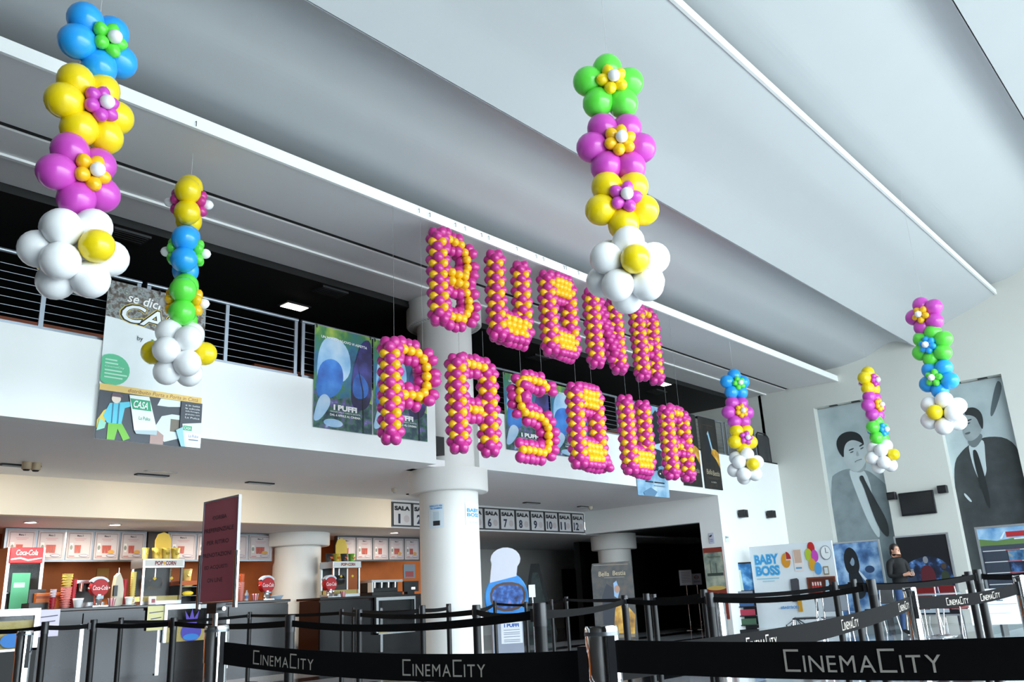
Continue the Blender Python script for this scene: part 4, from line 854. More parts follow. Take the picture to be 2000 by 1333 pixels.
def belt(ka, kb=None, end=None, wd=.042, drop=.035, sag=.02, texts=(), side=-1, tilt=0.0):
    t, ax, ay, H, r = POSTS[ka]
    if kb: _, bx_, by_, Hb, rb = POSTS[kb]; zb = Hb-drop
    else: bx_, by_, zb, rb = end.x, end.y, end.z, .03
    A = Vector((ax, ay, H-drop)); B = Vector((bx_, by_, zb)); d = B-A; d.z = 0; L = d.length; d.normalize(); A = A+d*r; B = B-d*rb
    nrm = Vector((d.y, -d.x, 0)); n = 16; mid = (A+B)/2
    if nrm.dot(Vector((CAM.x, CAM.y, 0))-Vector((mid.x, mid.y, 0))) < 0: nrm = -nrm
    P = lambda s, v: A+(B-A)*s+Vector((0, 0, -4*sag*s*(1-s)))+Vector((0, 0, -wd*(1-v)))+nrm*tilt*(v-.5)
    top_ = [P(i/n, 1) for i in range(n+1)]; bot = [P(i/n, 0) for i in range(n+1)]
    o = MB().ribbon(top_, bot, nrm, .003, m_belt).build('belt', t, world=True)
    e = MB(); q = B-d*.012; e.box(-.012, .012, -.012, .012, -wd-.012, .008, m_plast); e.v = [tuple(Vector(v)+q) for v in e.v]; e.build('belt_clip', o, world=True)
    rd = d if nrm.cross(d).z < 0 else -d        # reading direction seen from the camera
    rd = d if RT.dot(d) > 0 else -d
    if texts:
        out, tot = CINE; hgt = wd*.6; Lb = (B-A).length
        for c in texts:
            mb = MB()
            for co, fa, x, W_, Hh in out:
                vs = []
                for a, b in co:
                    xx = (x+(a+.5)*W_-tot/2)*hgt; yy = ((b+.5)*Hh-.5)*hgt
                    s = c+(xx/Lb if rd == d else -xx/Lb); vs.append(P(s, .5+yy/wd)+nrm*.0032)
                mb.add(vs, fa, m_let)
            mb.build('lettering', o, world=True)
    return o
bl = [(1, 89, 1215, 13, 'black queue post at the left edge before the white paper notice'), (2, 184, 1211, 12.5, 'black queue post before the left cola tap'), (3, 237, 1207, 9.5, 'slimmer black queue post before the beige tap'), (4, 340, 1207, 13, 'black queue post before the left popcorn machine'),
      (5, 488, 1196, 8, 'slim far black queue post right of the red lane sign'), (6, 567, 1202, 18, 'black queue post at the right end of the long counter'), (7, 668, 1190, 9, 'slim black queue post before the right popcorn machine, left of a close trio'), (8, 690, 1187, 7.5, 'thinnest black queue post of the trio before the right counter'),
      (9, 702, 1191, 11.5, 'thickest black queue post of the trio before the right counter'), (10, 825, 1183, 11, 'black queue post at the left edge of the thick column'), (11, 876, 1180, 9.5, 'black queue post before the middle of the thick column'), (12, 930, 1182, 15.5, 'black queue post before the right edge of the thick column'),
      (13, 966, 1174, 7, 'thin far black queue post before the left of the blue standee'), (14, 1027, 1176, 7, 'thin far black queue post at the right edge of the blue standee'), (15, 1053, 1178, 25, 'thick near black queue post right of the blue standee'), (16, 1077, 1171, 7, 'thin far black queue post just right of the thick near one'), (17, 1106, 1166, 7, 'thin far black queue post before the dark back doorway'),
      (18, 1219, 1163, 13.5, 'black queue post before the film standee in the opening'), (19, 1262, 1160, 12, 'black queue post left of a close pair before the dark opening'), (20, 1276, 1161, 11, 'black queue post right of a close pair before the dark opening'), (21, 1374, 1152, 12, 'black queue post beside the chrome info stands, farther one'), (22, 1385, 1158, 15.5, 'black queue post beside the chrome info stands, nearer one'),
      (23, 1629, 1137, 12, 'black queue post at the right edge of the office scene board'), (24, 1666, 1132, 12, 'black queue post before the icy film poster, left one'), (25, 1700, 1132, 17, 'black queue post before the icy film poster, right one'), (26, 1890, 1117, 13, 'black queue post left of the tall display cabinet, left of a close pair'), (27, 1907, 1113, 15, 'black queue post left of the tall display cabinet, right of a close pair')]
for k, px, py, w, lab in bl: post(k, px, py, w, lab)
for k, px, py, w, lab in (('a', 50, 1233, 28, 'chrome queue post at the left edge before the popcorn case'), ('b', 424, 1222, 43, 'chrome queue post carrying the red lane sign'), ('c', 1174, 1223, 62, 'nearest chrome queue post where the two lettered belts meet'), ('d', 1775, 1148, 24, 'chrome queue post before the person in black'), ('e', 1988, 1124, 20, 'chrome queue post at the right edge of the picture')): post(k, px, py, w, lab, True)
belt(1, end=PD(-60, 1229, 8.2)); 
for a, b, sg in ((1, 2, .02), (2, 4, .03), (4, 6, .05), (6, 15, .10), (3, 5, .06), (2, 3, .01), (5, 7, .03), (7, 9, .01), (9, 10, .04), (9, 12, .06), (8, 10, .05), (10, 11, .02), (12, 13, .03), (12, 15, .05), (13, 14, .02), (15, 18, .05), (14, 16, .01), (16, 17, .01), (17, 19, .03), (18, 22, .04), (20, 21, .03), (19, 20, .005), (22, 25, .08), (21, 23, .07), (23, 24, .01), (25, 27, .05), (24, 26, .06)): belt(a, b, sag=sg*.45)
belt(27, end=PD(2080, 1112, 6.5)); belt(26, end=PD(2080, 1108, 7.6))
belt('b', 'c', wd=.066, drop=.05, sag=.02, texts=(.22, .68)); belt('c', end=PD(2240, 1236, 1.28), wd=.066, drop=.03, sag=.008, texts=(.56,)); belt('d', 'c', wd=.07, drop=.05, sag=.03, texts=(.06, .40, .72)); belt('d', 'e', wd=.07, drop=.05, sag=.025, texts=(.36, .68))
# reel plate hanging at the lettered posts
for k, s_ in (('b', 1), ('c', 1), ('d', 1), ('a', 1)):
    t, x, y, H, r = POSTS[k]; d = (-CAM+Vector((x, y, CAM.z))); d.z = 0; d.normalize(); rr = Vector((d.y, -d.x, 0)); c = rr*(r*.55)-d*r*.95
    e = MB(); u = rr*.008; f = d*.004; z0, z1 = H-.17, H-.02; e.add([c-u-f+Vector((0, 0, z0)), c+u-f+Vector((0, 0, z0)), c+u+f+Vector((0, 0, z0)), c-u+f+Vector((0, 0, z0)), c-u-f+Vector((0, 0, z1)), c+u-f+Vector((0, 0, z1)), c+u+f+Vector((0, 0, z1)), c-u+f+Vector((0, 0, z1))], [(3, 2, 1, 0), (4, 5, 6, 7), (0, 1, 5, 4), (1, 2, 6, 5), (2, 3, 7, 6), (3, 0, 4, 7)], m_plast)
    e.build('reel_latch', t)
# ---- red lane sign on its chrome post
t0, x, y, H, r = POSTS['b']
tl, tr = PD(401, 983, 2.74), PD(467, 970, 2.60); bl_ = PD(397, 1178, 2.74); wv = Vector((tr.x-tl.x, tr.y-tl.y, 0)); w = wv.length; rz = math.atan2(wv.y, wv.x)
zt, zb = (tl.z+tr.z)/2, bl_.z
t = thing('lane_sign', 'dark red lane sign in a clear holder on the chrome post', 'sign', (tl.x, tl.y, H), rz); cxl = w*.46
MB().box(0, w, 0, .004, zb-H, zt-H, mat('#c2606c', .45, noise=.05)).build('panel', t)
mb = MB(); z0, z1 = zb-H-.006, zt-H+.004; mb.box(-.004, 0, -.003, .007, z0, z1, mat('#8d8a92', .2)); mb.box(w, w+.004, -.003, .007, z0, z1, mat('#8d8a92', .2)); mb.box(0, w, -.003, .007, z1-.003, z1, mat('#8d8a92', .2)); mb.box(0, w, -.003, .007, z0, z0+.004, mat('#8d8a92', .2)); mb.build('holder_edge', t)
for xx in (-.008, w+.004): MB().cyl((xx, 0, zb-H-.02), (xx, 0, zb-H+(zt-zb)*.47), .008, m=m_chrome, n=12).build('chrome_clamp', t)
MB().box(cxl-.03, cxl+.03, -.012, .018, zb-H-.035, zb-H-.006, m_plast).build('bracket', t); MB().cyl((cxl, .003, 0), (cxl, .003, zb-H-.03), .008, m=m_chrome, n=14).build('stem', t)
MB().cyl((cxl-.01, .003, zb-H-.022), (cxl+.05, .003, zb-H-.022), .006, m=m_chrome, n=10).build('screw', t)
p = Print(0, zb-H, w, zt-zb, -.0032)
for k, (s_, tw) in enumerate((('CORSIA', .42), ('PREFERENZIALE', .86), ('PER RITIRO', .64), ('PRENOTAZIONI', .84), ('ED ACQUISTI', .66), ('ON LINE', .44))): p.text(s_, .5, .825-.124*k, tw, .042, '#4a2f38', .02)
p.build(t)
# ================================================================== RIGHT SIDE AND BACK OF THE FOYER
RX = -math.pi/2
def wallpanel(name, label, cat, X, pl, pr_, zt, zb, th=.03, col='#dfe6ea', frame=None, group=None):
    """panel parallel to the portrait wall between two pixel columns; front faces the hall"""
    ya, yb = PX(*pl, X).y, PX(*pr_, X).y; t = thing(name, label, cat, (X, ya, zb), RX, group); w, h = ya-yb, zt-zb
    MB().box(0, w, 0, th, 0, h, flat(col)).build('board', t)
    if frame:
        f = .035; fm = MB(); fm.box(-f, w+f, -.02, th, h, h+f, frame); fm.box(-f, w+f, -.02, th, -f, 0, frame); fm.box(-f, 0, -.02, th, 0, h, frame); fm.box(w, w+f, -.02, th, 0, h, frame); fm.build('frame', t)
    return t, Print(0, 0, w, h, -.002), w, h
G = lambda v: '#%02x%02x%02x' % (int(v*.95), v, min(255, int(v*1.03)))
# ---- portraits in the niches (generic men in suits, black and white)
bgp = photo('studio', [(.3, '#9fb0b4'), (.5, '#b9c7ca'), (.7, '#c9d6d8')], 1.0)
suitl = photo('suitl', [(.3, '#7c898d'), (.5, '#88969a'), (.7, '#929fa3')], 3); suitd = photo('suitd', [(.3, '#33383a'), (.5, '#3b4143'), (.7, '#444a4d')], 3)
skin = photo('greyskin', [(.3, '#a9b4b6'), (.5, '#bac6c8'), (.7, '#c8d3d5')], 1.4); skin2 = photo('greyskin2', [(.3, '#7f8a8d'), (.5, '#96a1a4'), (.7, '#abb6b8')], 1.4)
XN = XW+.24
def niche(label, yl, yr, style):
    t = thing('wall_portrait', label, 'portrait', (XN, yl, 0.02), RX, 'black and white wall portraits'); w, h = yl-yr, ZN-.04
    MB().box(0, w, 0, .03, 0, h, flat('#b8c4c7')).build('board', t); p = Print(0, 0, w, h, -.002); p.rect(0, 0, 1, 1, bgp)
    return t, p, w, h
t, p, w, h = niche('tall black and white portrait of a smiling man in a pale suit, left niche', n1[0], n1[1], 0)
U = lambda px, py: ((n1[0]-PX(px, py, XN).y)/w, (PX(px, py, XN).z-.02)/h)
p.blob([U(1622, 935), U(1632, 925), U(1655, 915), U(1690, 918), U(1705, 925), U(1745, 960), U(1760, 1060), U(1765, 1180), U(1650, 1200), U(1628, 1060)], suitl)
p.blob([U(1655, 915), U(1672, 925), U(1692, 915), U(1712, 1000), U(1722, 1060), U(1700, 1030), U(1675, 970)], '#ccd8da')
p.blob([U(1660, 890), U(1690, 890), U(1693, 917), U(1678, 926), U(1658, 914)], skin2)
p.blob([U(1650, 905), U(1640, 880), U(1637, 855), U(1642, 848), U(1660, 846), U(1684, 850), U(1693, 870), U(1695, 890), U(1688, 912), U(1674, 924), U(1660, 918)], skin)
p.blob([U(1649, 898), U(1636, 880), U(1633, 864), U(1640, 850), U(1655, 843), U(1672, 844), U(1684, 853), U(1689, 872), U(1681, 864), U(1664, 859), U(1652, 866), U(1648, 880)], '#23282b')
p.blob([U(1658, 879), U(1668, 875), U(1668, 878), U(1658, 882)], '#2e3437'); p.blob([U(1678, 871), U(1687, 866), U(1688, 869), U(1679, 874)], '#2e3437'); p.blob([U(1660, 884), U(1668, 881), U(1667, 884), U(1661, 886)], '#4a5356'); p.blob([U(1680, 877), U(1687, 873), U(1687, 876), U(1681, 879)], '#4a5356')
p.blob([U(1674, 879), U(1679, 890), U(1676, 892), U(1672, 891)], skin2); p.blob([U(1669, 902), U(1684, 896), U(1684, 899), U(1671, 905)], '#59666a'); p.blob([U(1671, 903), U(1683, 898), U(1683, 899), U(1672, 904)], '#dfe8ea')
p.blob([U(1677, 932), U(1686, 928), U(1690, 940), U(1715, 985), U(1735, 1020), U(1738, 1055), U(1718, 1035), U(1700, 990), U(1687, 950)], '#33393c')
p.build(t)
t, p, w, h = niche('tall black and white portrait of a serious man in a dark suit, right niche', n2[0], n2[1], 1)
U = lambda px, py: ((n2[0]-PX(px, py, XN).y)/w, (PX(px, py, XN).z-.02)/h)
p.blob([U(1945, 745), U(1954, 745), U(1958, 760), U(1940, 815), U(1932, 812)], '#5d6a6e'); p.rect(.35, .80, .55, .82, '#8fa0a4')
p.blob([U(1862, 905), U(1880, 880), U(1895, 868), U(1925, 852), U(1975, 856), U(2000, 900), U(2040, 1060), U(2060, 1160), U(1900, 1180), U(1878, 1080), U(1868, 980)], suitd)
p.blob([U(1890, 866), U(1902, 878), U(1922, 852), U(1925, 900), U(1928, 925), U(1915, 945), U(1900, 910)], '#c3d0d3')
p.blob([U(1892, 855), U(1915, 845), U(1921, 855), U(1905, 878), U(1890, 868)], '#6f7a7d')
p.blob([U(1883, 850), U(1879, 835), U(1880, 812), U(1888, 800), U(1905, 800), U(1917, 815), U(1919, 838), U(1912, 853), U(1898, 863), U(1888, 860)], skin2)
p.blob([U(1884, 804), U(1890, 797), U(1905, 796), U(1917, 806), U(1921, 822), U(1920, 842), U(1913, 830), U(1907, 816), U(1894, 811), U(1885, 812)], '#2a2f31')
p.blob([U(1884, 823), U(1898, 818), U(1898, 821), U(1884, 826)], '#2e3437'); p.blob([U(1886, 828), U(1896, 825), U(1895, 828), U(1887, 830)], '#3a4245'); p.blob([U(1882, 838), U(1886, 828), U(1887, 839)], '#6f7a7d'); p.blob([U(1884, 847), U(1896, 843), U(1895, 848), U(1886, 850)], '#56605f')
p.blob([U(1899, 881), U(1906, 878), U(1912, 890), U(1932, 960), U(1936, 1000), U(1925, 980), U(1908, 925)], '#23282a'); p.blob([U(1884, 962), U(1900, 980), U(1896, 982), U(1883, 968)], '#c3d0d3')
p.build(t)
for (yl, yr), nm in ((n1, 'left'), (n2, 'right')):
    for f, wd in ((.33, 'first'), (.72, 'second')): t = thing('niche_spot', 'small dark %s spot in the top of the %s portrait niche' % (wd, nm), 'spotlight', (XW+.12, yl+(yr-yl)*f, ZN)); MB().box(-.05, .05, -.1, .1, -.02, 0, m_dark).build('body', t); MB().box(-.03, .03, -.08, .08, -.026, -.02, m_steeld).build('lens', t)
# ---- screen with two speakers
a, b = PX(1756, 965, XW), PX(1832, 1003, XW); t = thing('television', 'black wall television between the two portraits', 'television', (XW-.09, a.y, b.z), RX); w, h = a.y-b.y, a.z-b.z
MB().box(0, w, 0, .06, 0, h, m_plast).build('body', t, bevel=.01); MB().box(.03, w-.03, -.003, 0, .05, h-.03, mat('#191b1e', .15, noise=.1)).build('screen', t); MB().box(w*.3, w*.7, .06, .09, h*.3, h*.7, m_dark).build('bracket', t)
def speaker(label, p, rz):
    t = thing('speaker', label, 'speaker', p, rz, 'small black wall speakers'); MB().box(-.1, .1, -.2, -.04, -.09, .09, m_plast).build('cabinet', t, bevel=.012); MB().cyl((0, -.205, 0), (0, -.2, 0), .06, m=m_dark, n=16).build('cone', t); MB().box(-.03, .03, -.04, 0, -.03, .03, m_dark).build('bracket', t)
speaker('small black speaker left of the television', PX(1745, 970, XW), RX); speaker('small black speaker right of the television', PX(1844, 957, XW), RX)
speaker('small black speaker on the white wall, left one', PY(1443, 1005, Y0), 0.0); speaker('small black speaker on the white wall, right one', PY(1498, 1006, Y0), 0.0)
# ---- framed film posters standing at the wall
m_sil = mat('#c3c9cd', .3, .7)
ice = photo('ice', [(.28, '#1d2c4a'), (.45, '#4f78ac'), (.6, '#9cc0e4'), (.75, '#e2eef8')], 2.4)
X = 21.0; t, p, w, h = wallpanel('film_poster', 'icy blue film poster with a dark long haired figure in a silver frame', 'poster', X, (1632, 1120), (1724, 1120), PX(1675, 1060, X).z, .25, .06, '#5a7fae', m_sil)
p.rect(0, 0, 1, 1, ice); p.blob([(.28, .30), (.45, .2), (.62, .30), (.56, .5), (.5, .62), (.42, .75), (.32, .72), (.27, .5)], '#171c26'); p.blob([(.24, .58), (.22, .84), (.36, .96), (.52, .88), (.56, .64), (.44, .56)], '#12161d'); p.ell(.40, .74, .05, .06, '#8ba0b6'); p.blob([(.30, .74), (.36, .84), (.48, .82), (.40, .79), (.35, .72)], '#12161d'); p.blob([(.5, .58), (.66, .42), (.84, .34), (.86, .36), (.68, .46), (.52, .62)], '#dbe8f4'); p.blob([(.6, .2), (.85, .3), (.9, .24), (.7, .12)], '#2a3b58'); p.ell(.75, .62, .1, .05, '#2d4468'); p.rect(.2, .05, .8, .06, '#c3d2e2'); p.build(t)
for xx in (.05, w-.09): MB().box(xx, xx+.04, .02, .35, -.25, 0, m_steeld).build('leg', t)
X = 20.6; t, p, w, h = wallpanel('film_poster', 'dark film poster of a glowing armoured team behind the person', 'poster', X, (1757, 1100), (1858, 1100), PX(1806, 1047, X).z, .25, .06, '#14161c', m_sil)
team = photo('team', [(.3, '#0c0f16'), (.5, '#1c2b4a'), (.62, '#4f7cb8'), (.75, '#c4dcf0')], 5); p.rect(0, 0, 1, 1, '#101218'); p.blob([(.0, .1), (1, .1), (1, .55), (.85, .68), (.6, .74), (.4, .72), (.15, .66), (0, .5)], team)
p.blob([(.42, .22), (.62, .22), (.68, .5), (.6, .62), (.44, .62), (.36, .5)], '#5c1c28'); p.ell(.52, .69, .05, .045, '#8a8c94'); p.blob([(.75, .2), (.92, .2), (.95, .48), (.86, .56), (.76, .5)], '#33402e'); p.ell(.85, .6, .05, .04, '#4a3c30'); p.blob([(.1, .2), (.28, .2), (.3, .5), (.2, .58), (.1, .5)], '#2c3b52'); p.rect(.2, .02, .8, .07, '#b9c6d2'); p.build(t)
for xx in (.05, w-.09): MB().box(xx, xx+.04, .02, .35, -.25, 0, m_steeld).build('leg', t)
# ---- lit display cabinet at the right edge
X = 17.2; t, p, w, h = wallpanel('display_cabinet', 'glossy lit display cabinet of film pictures at the right edge', 'display', X, (1917, 1080), (2035, 1080), PX(1960, 1030, X).z, .30, .10, '#3a4250', m_sil)
p.rect(0, .8, 1, 1, photo('sky2', [(.3, '#4f86b8'), (.5, '#8fb8d8'), (.7, '#c9dcea')], 3)); p.poly([(.0, .8), (1, .8), (1, .84), (.6, .87), (.3, .85), (0, .88)], '#5d7a44'); p.rect(.48, .885, .82, .945, '#a8242c'); p.poly([(.36, .87), (.46, .95), (.47, .94), (.40, .87)], '#dfe8ee'); p.rect(.60, .855, .85, .868, '#dfe4e6')
for k in range(6): z = .70-.125*k; p.rect(.03, z-.08, .42, z+.03, '#323a48'); p.rect(.45, z-.08, .97, z+.03, team if k % 2 else photo('pics', [(.3, '#1c3a5c'), (.5, '#4a7ea8'), (.7, '#b8a060')], 6)); p.rect(.03, z+.035, .97, z+.045, '#c9ccd0'); p.rect(.42, z+.036, .66, z+.044, '#b03038')
p.build(t)
for xx in (.05, w-.09): MB().box(xx, xx+.04, .02, .4, -.30, 0, m_steeld).build('leg', t)
# ---- office scene board
X = 18.9; t, p, w, h = wallpanel('photo_board', 'large white office scene photo board with blue title and printed balloons', 'display board', X, (1473, 1150), (1636, 1140), PX(1540, 1063, X).z, .12, .05, '#eaf3f8')
for s_, v in (('BABY', .83), ('BOSS', .69)):
    p.text(s_, .20, v, .31, .135, '#8fd0f0', .07); p.text(s_, .20, v, .29, .115, '#3fa4e4', .03)
p.rect(.05, .585, .33, .60, '#9fd4e8'); p.rect(.12, .555, .27, .566, '#9fd4e8')
p.ell(.44, .80, .055, .09, '#e09a2c', 24, 90, 360); p.ell(.45, .815, .055, .09, '#b8302a', 16, 0, 90)
p.rect(.535, .66, .64, .93, '#f2e8e4'); p.rect(.545, .76, .63, .92, '#d8b8a4'); p.rect(.55, .69, .62, .71, '#5aa8d8')
for u, v, c in ((.76, .93, '#c82a2c'), (.72, .85, '#b8cc3a'), (.79, .83, '#d050c0'), (.75, .73, '#e4a82c'), (.81, .68, '#5aa8e4')): p.ell(u, v, .042, .075, c); p.rect(u-.001, v-.16, u+.001, v-.07, '#a8b4bc')
p.ell(.925, .86, .06, .085, '#7a8890', 28); p.ell(.925, .86, .055, .077, '#f4f8fa', 28); p.rect(.922, .86, .928, .92, '#3a444c'); p.rect(.925, .856, .955, .862, '#3a444c')
p.rect(.87, .60, .93, .70, '#9a8a6a'); p.rect(.88, .615, .92, .685, '#dfe8ec')
p.rect(.66, .36, .99, .58, '#7a3a24'); p.rect(.68, .38, .97, .56, '#54281a')
for k in range(4): p.rect(.715+.03*k, .40, .738+.03*k, .53, '#c23430'); p.rect(.718+.03*k, .48, .735+.03*k, .52, '#f0ece8')
p.poly([(.85, .38), (.95, .38), (.92, .44), (.91, .54), (.88, .54), (.87, .44)], '#bcd8ea'); p.ell(.95, .44, .012, .05, '#f0f4f6')
p.poly([(.46, .30), (.56, .30), (.57, .56), (.55, .58), (.47, .57)], '#4a4a52')
p.rect(.52, .18, .57, .32, '#d8a02c'); p.text('#BABYBOSS', .42, .235, .22, .035, '#3f94d8', .03)
for a_ in (-.12, -.06, .06, .12): p.poly([(.47, .10), (.475, .115), (.475+a_, .03), (.47+a_, .02)], '#2c3a44'); p.ell(.473+a_, .02, .008, .014, '#20282e')
p.rect(.468, .0, .476, .12, '#2c3a44'); p.build(t)
for xx in (.2, w-.3): MB().prism([(xx, 0), (xx+.04, 0), (xx+.04, .9)], .05, .5, mat('#c9cfd2', .6)).build('strut', t)
MB().box(0, w, -.10, .3, -.12, 0, mat('#e4ebee', .5)).build('base', t)
# ---- stand with film cards, round bin, wall posters of the opening
q = PZ(1456, 1240, 0); t = thing('leaflet_stand', 'tall narrow leaflet stand with a blue film picture beside the office scene board', 'stand', (q.x, q.y, 0), R(-70)); hh = PD(1440, 1098, (q-CAM).dot(fw)).z
MB().box(-.3, .3, 0, .35, 0, .1, m_plast).build('base', t); MB().box(-.3, .3, .28, .34, .1, hh, m_plast).build('back_panel', t); 
p = Print(-.28, hh*.55, .56, hh*.45-.03, .278); p.rect(0, 0, 1, 1, photo('stat', [(.3, '#12304f'), (.5, '#2f78b4'), (.65, '#8fc4e8'), (.8, '#e8d8b0')], 4)); p.poly([(.4, .1), (.6, .1), (.55, .8), (.45, .8)], '#cfe0d4'); p.rect(.0, .0, 1, .12, '#182436'); p.build(t)
for k in range(4): MB().box(-.28, .28, .08, .28, .18+.2*k, .2+.2*k, m_plast).build('shelf', t); MB().box(-.25, .25, .12, .2, .2+.2*k, .33+.2*k, flat(['#3f5f48', '#a8324a', '#345a8c', '#8a8c94'][k])).build('leaflets', t)
q = PZ(1411, 1251, 0); t = thing('litter_bin', 'shiny steel cylinder bin by the opening corner', 'bin', (q.x, q.y, 0)); hb = PD(1405, 1172, (q-CAM).dot(fw)).z
MB().lathe([(.14, 0), (.14, hb-.03)], (0, 0, 0), m_chrome, 28).build('body', t); MB().lathe([(.15, hb-.03), (.15, hb), (.1, hb+.01)], (0, 0, 0), m_steeld, 28).build('lid', t)
def sidepanel(name, label, cat, pxa, pxb, zt, zb, col):
    ya, yb = PX(pxa, 1100, XS-.01).y, PX(pxb, 1100, XS-.01).y; t = thing(name, label, cat, (XS-.02, ya, zb), RX); w, h = ya-yb, zt-zb; MB().box(0, w, 0, .015, 0, h, flat(col)).build('board', t); return t, Print(0, 0, w, h, -.002), w, h
t, p, w, h = sidepanel('wall_poster', 'tall red edged harbour poster on the side wall of the opening', 'poster', 1376, 1413, PX(1395, 1070, XS).z, .35, '#8a3428')
p.rect(0, .42, 1, .93, photo('harbour', [(.3, '#4f6460'), (.5, '#8f9c90'), (.7, '#c9cdb8')], 3)); p.rect(.1, .60, .95, .64, '#39453f'); p.rect(.3, .64, .33, .82, '#39453f'); p.rect(.6, .64, .63, .78, '#39453f'); p.text('Marina di Ravenna', .55, .87, .7, .03, '#5a5a48', 0, .2); p.ell(.5, .43, .5, .03, '#d8b864'); p.rect(.2, .25, .6, .36, '#b8bcac'); p.rect(.3, .05, .9, .07, '#b06a58'); p.build(t)
a, b = PX(1384, 1042, XS-.01), PX(1396, 1062, XS-.01); t = thing('wall_notice', 'small camera notice on the side wall above the harbour poster', 'notice', (XS-.02, a.y, b.z), RX); MB().box(0, a.y-b.y, 0, .006, 0, a.z-b.z, flat('#c9cde0')).build('sheet', t); p = Print(0, 0, a.y-b.y, a.z-b.z, -.001); p.poly([(.1, .72), (.6, .85), (.65, .7), (.2, .58)], '#2a2c34'); p.rect(.2, .2, .8, .26, '#7a80a8'); p.rect(.2, .35, .8, .41, '#7a80a8'); p.build(t)
a, b = PY(1416, 1047, Y0-.01), PY(1424, 1060, Y0-.01); t = thing('wall_notice', 'small white notice on the white wall beside the opening corner', 'notice', (a.x, Y0-.012, b.z)); MB().box(0, b.x-a.x, 0, .006, 0, a.z-b.z, flat('#d9e6ec')).build('sheet', t); p = Print(0, 0, b.x-a.x, a.z-b.z, -.001); p.rect(.1, .6, .4, .9, '#5a6468'); p.rect(.5, .65, .9, .85, '#8a9498'); p.build(t)
# ---- film standee in the opening
q0 = PZ(1205, 1250, 0); t = thing('film_standee', 'dark film standee with a dancing pair and golden gown in the opening', 'standee', (q0.x, q0.y, 0), R(-42)); Dp = (q0-CAM).dot(fw); zt = PD(1200, 1096, Dp).z; wd = 82*Dp/FPX*1.0
MB().prism([(-wd/2, 0), (wd/2, 0), (wd/2, zt*.9), (wd*.46, zt), (-wd*.47, zt*.985), (-wd/2, zt*.9)], 0, .04, flat('#33312f')).build('board', t); p = Print(-wd/2, 0, wd, zt, -.002)
p.poly([(0, 0), (1, 0), (1, .9), (.96, 1), (.03, .98), (0, .9)], photo('night2', [(.3, '#23242a'), (.5, '#38383a'), (.7, '#57483a')], 5)); p.poly([(.4, .08), (.95, .06), (1, .3), (.8, .44), (.55, .42), (.42, .25)], gown); p.poly([(.2, .1), (.45, .12), (.52, .4), (.5, .66), (.35, .72), (.22, .55)], '#1c2436'); p.poly([(.52, .55), (.6, .52), (.66, .62), (.6, .75), (.52, .72)], '#8fb4dc'); p.ell(.6, .64, .07, .05, '#b08a74')
p.text('Bella', .30, .845, .26, .06, '#c9b89a', 0, .1); p.text('Bestia', .68, .85, .32, .06, '#c9b89a', 0, .1); p.rect(.3, .79, .8, .797, '#8a8072'); p.rect(.06, .955, .92, .965, '#8a8072'); p.rect(.05, .02, .95, .06, '#8a7a62'); p.build(t)
MB().prism([(-.03, 0), (.03, 0), (.03, zt*.6), (-.03, zt*.6)], .04, .35, flat('#5a5148')).build('strut', t)
# ---- info stands
for px, pt, pb, pf, w_, lab, sg in ((1342, 1113, 1144, 1232, .34, 'chrome info stand with a grey text card, left of the pair', 0), (1363, 1120, 1143, 1230, .27, 'chrome info stand with a no smoking card, right of the pair', 1)):
    q = PZ(px+8, pf, 0); D = (q-CAM).dot(fw); t = thing('info_stand', lab, 'stand', (q.x, q.y, 0), R(-48), 'chrome info stands in the opening'); z1, z0 = PD(px, pt, D).z, PD(px, pb, D).z
    MB().lathe([(.15, 0), (.15, .012), (.02, .03)], (0, 0, 0), m_chrome, 24).build('foot', t); MB().cyl((0, 0, .02), (0, 0, z0), .014, m=m_chrome, n=12).build('pole', t); MB().box(-w_/2, w_/2, -.01, .01, z0, z1, m_sil).build('card_holder', t); MB().lathe([(.03, z0-.3), (.03, z0-.26)], (0, 0, 0), m_chrome, 12).build('collar', t)
    p = Print(-w_/2+.012, z0+.012, w_-.024, z1-z0-.024, -.012); p.rect(0, 0, 1, 1, '#eceef8')
    if sg: p.ell(.5, .68, .26, .18, '#b04a5a'); p.ell(.5, .68, .2, .14, '#d9dbe4'); p.rect(.35, .66, .65, .70, '#5a5a66'); p.rect(.15, .2, .85, .24, '#8a8ea4'); p.rect(.15, .3, .85, .34, '#8a8ea4')
    else:
        for k in range(7): p.rect(.12, .85-.11*k, .88, .88-.11*k, '#8f95ac')
    p.build(t)
# ---- blue standee, plain shapes only
q = PZ(995, 1286, 0); D = (q-CAM).dot(fw); t = thing('film_standee', 'blue rounded cardboard standee with a white domed top and lettered base', 'standee', (q.x, q.y, 0), R(-42)); k = D/FPX
zz = lambda py: PD(995, py, D).z
W2 = 42*k; z1, z2, z3, z4 = zz(1205), zz(1120), zz(1066), zz(1258)
bl_m = photo('stblue', [(.3, '#1f6fc4'), (.5, '#2f8ee0'), (.7, '#4fa8f0')], 1.5)
pts = [(W2*1.05*math.cos(R(a)), (z1+z2)/2-.05+(z2-z1)*.62*math.sin(R(a))) for a in range(0, 360, 12)]
MB().prism(pts, 0, .05, bl_m).build('board', t, bevel=.02)
dome = [(-W2*.78, z2-.15)]+[(W2*.02+W2*.72*math.cos(R(a)), z2+(z3-z2)*.55+(z3-z2)*.45*math.sin(R(a))) for a in range(200, -41, -20)]+[(W2*.5, z2-.05)]
MB().prism(dome, -.03, .04, mat('#d4d6e4', .5)).build('top_panel', t)
ring = photo('glim', [(.3, '#10204c'), (.5, '#2454a4'), (.65, '#4f86d8'), (.78, '#e0763c')], 9)
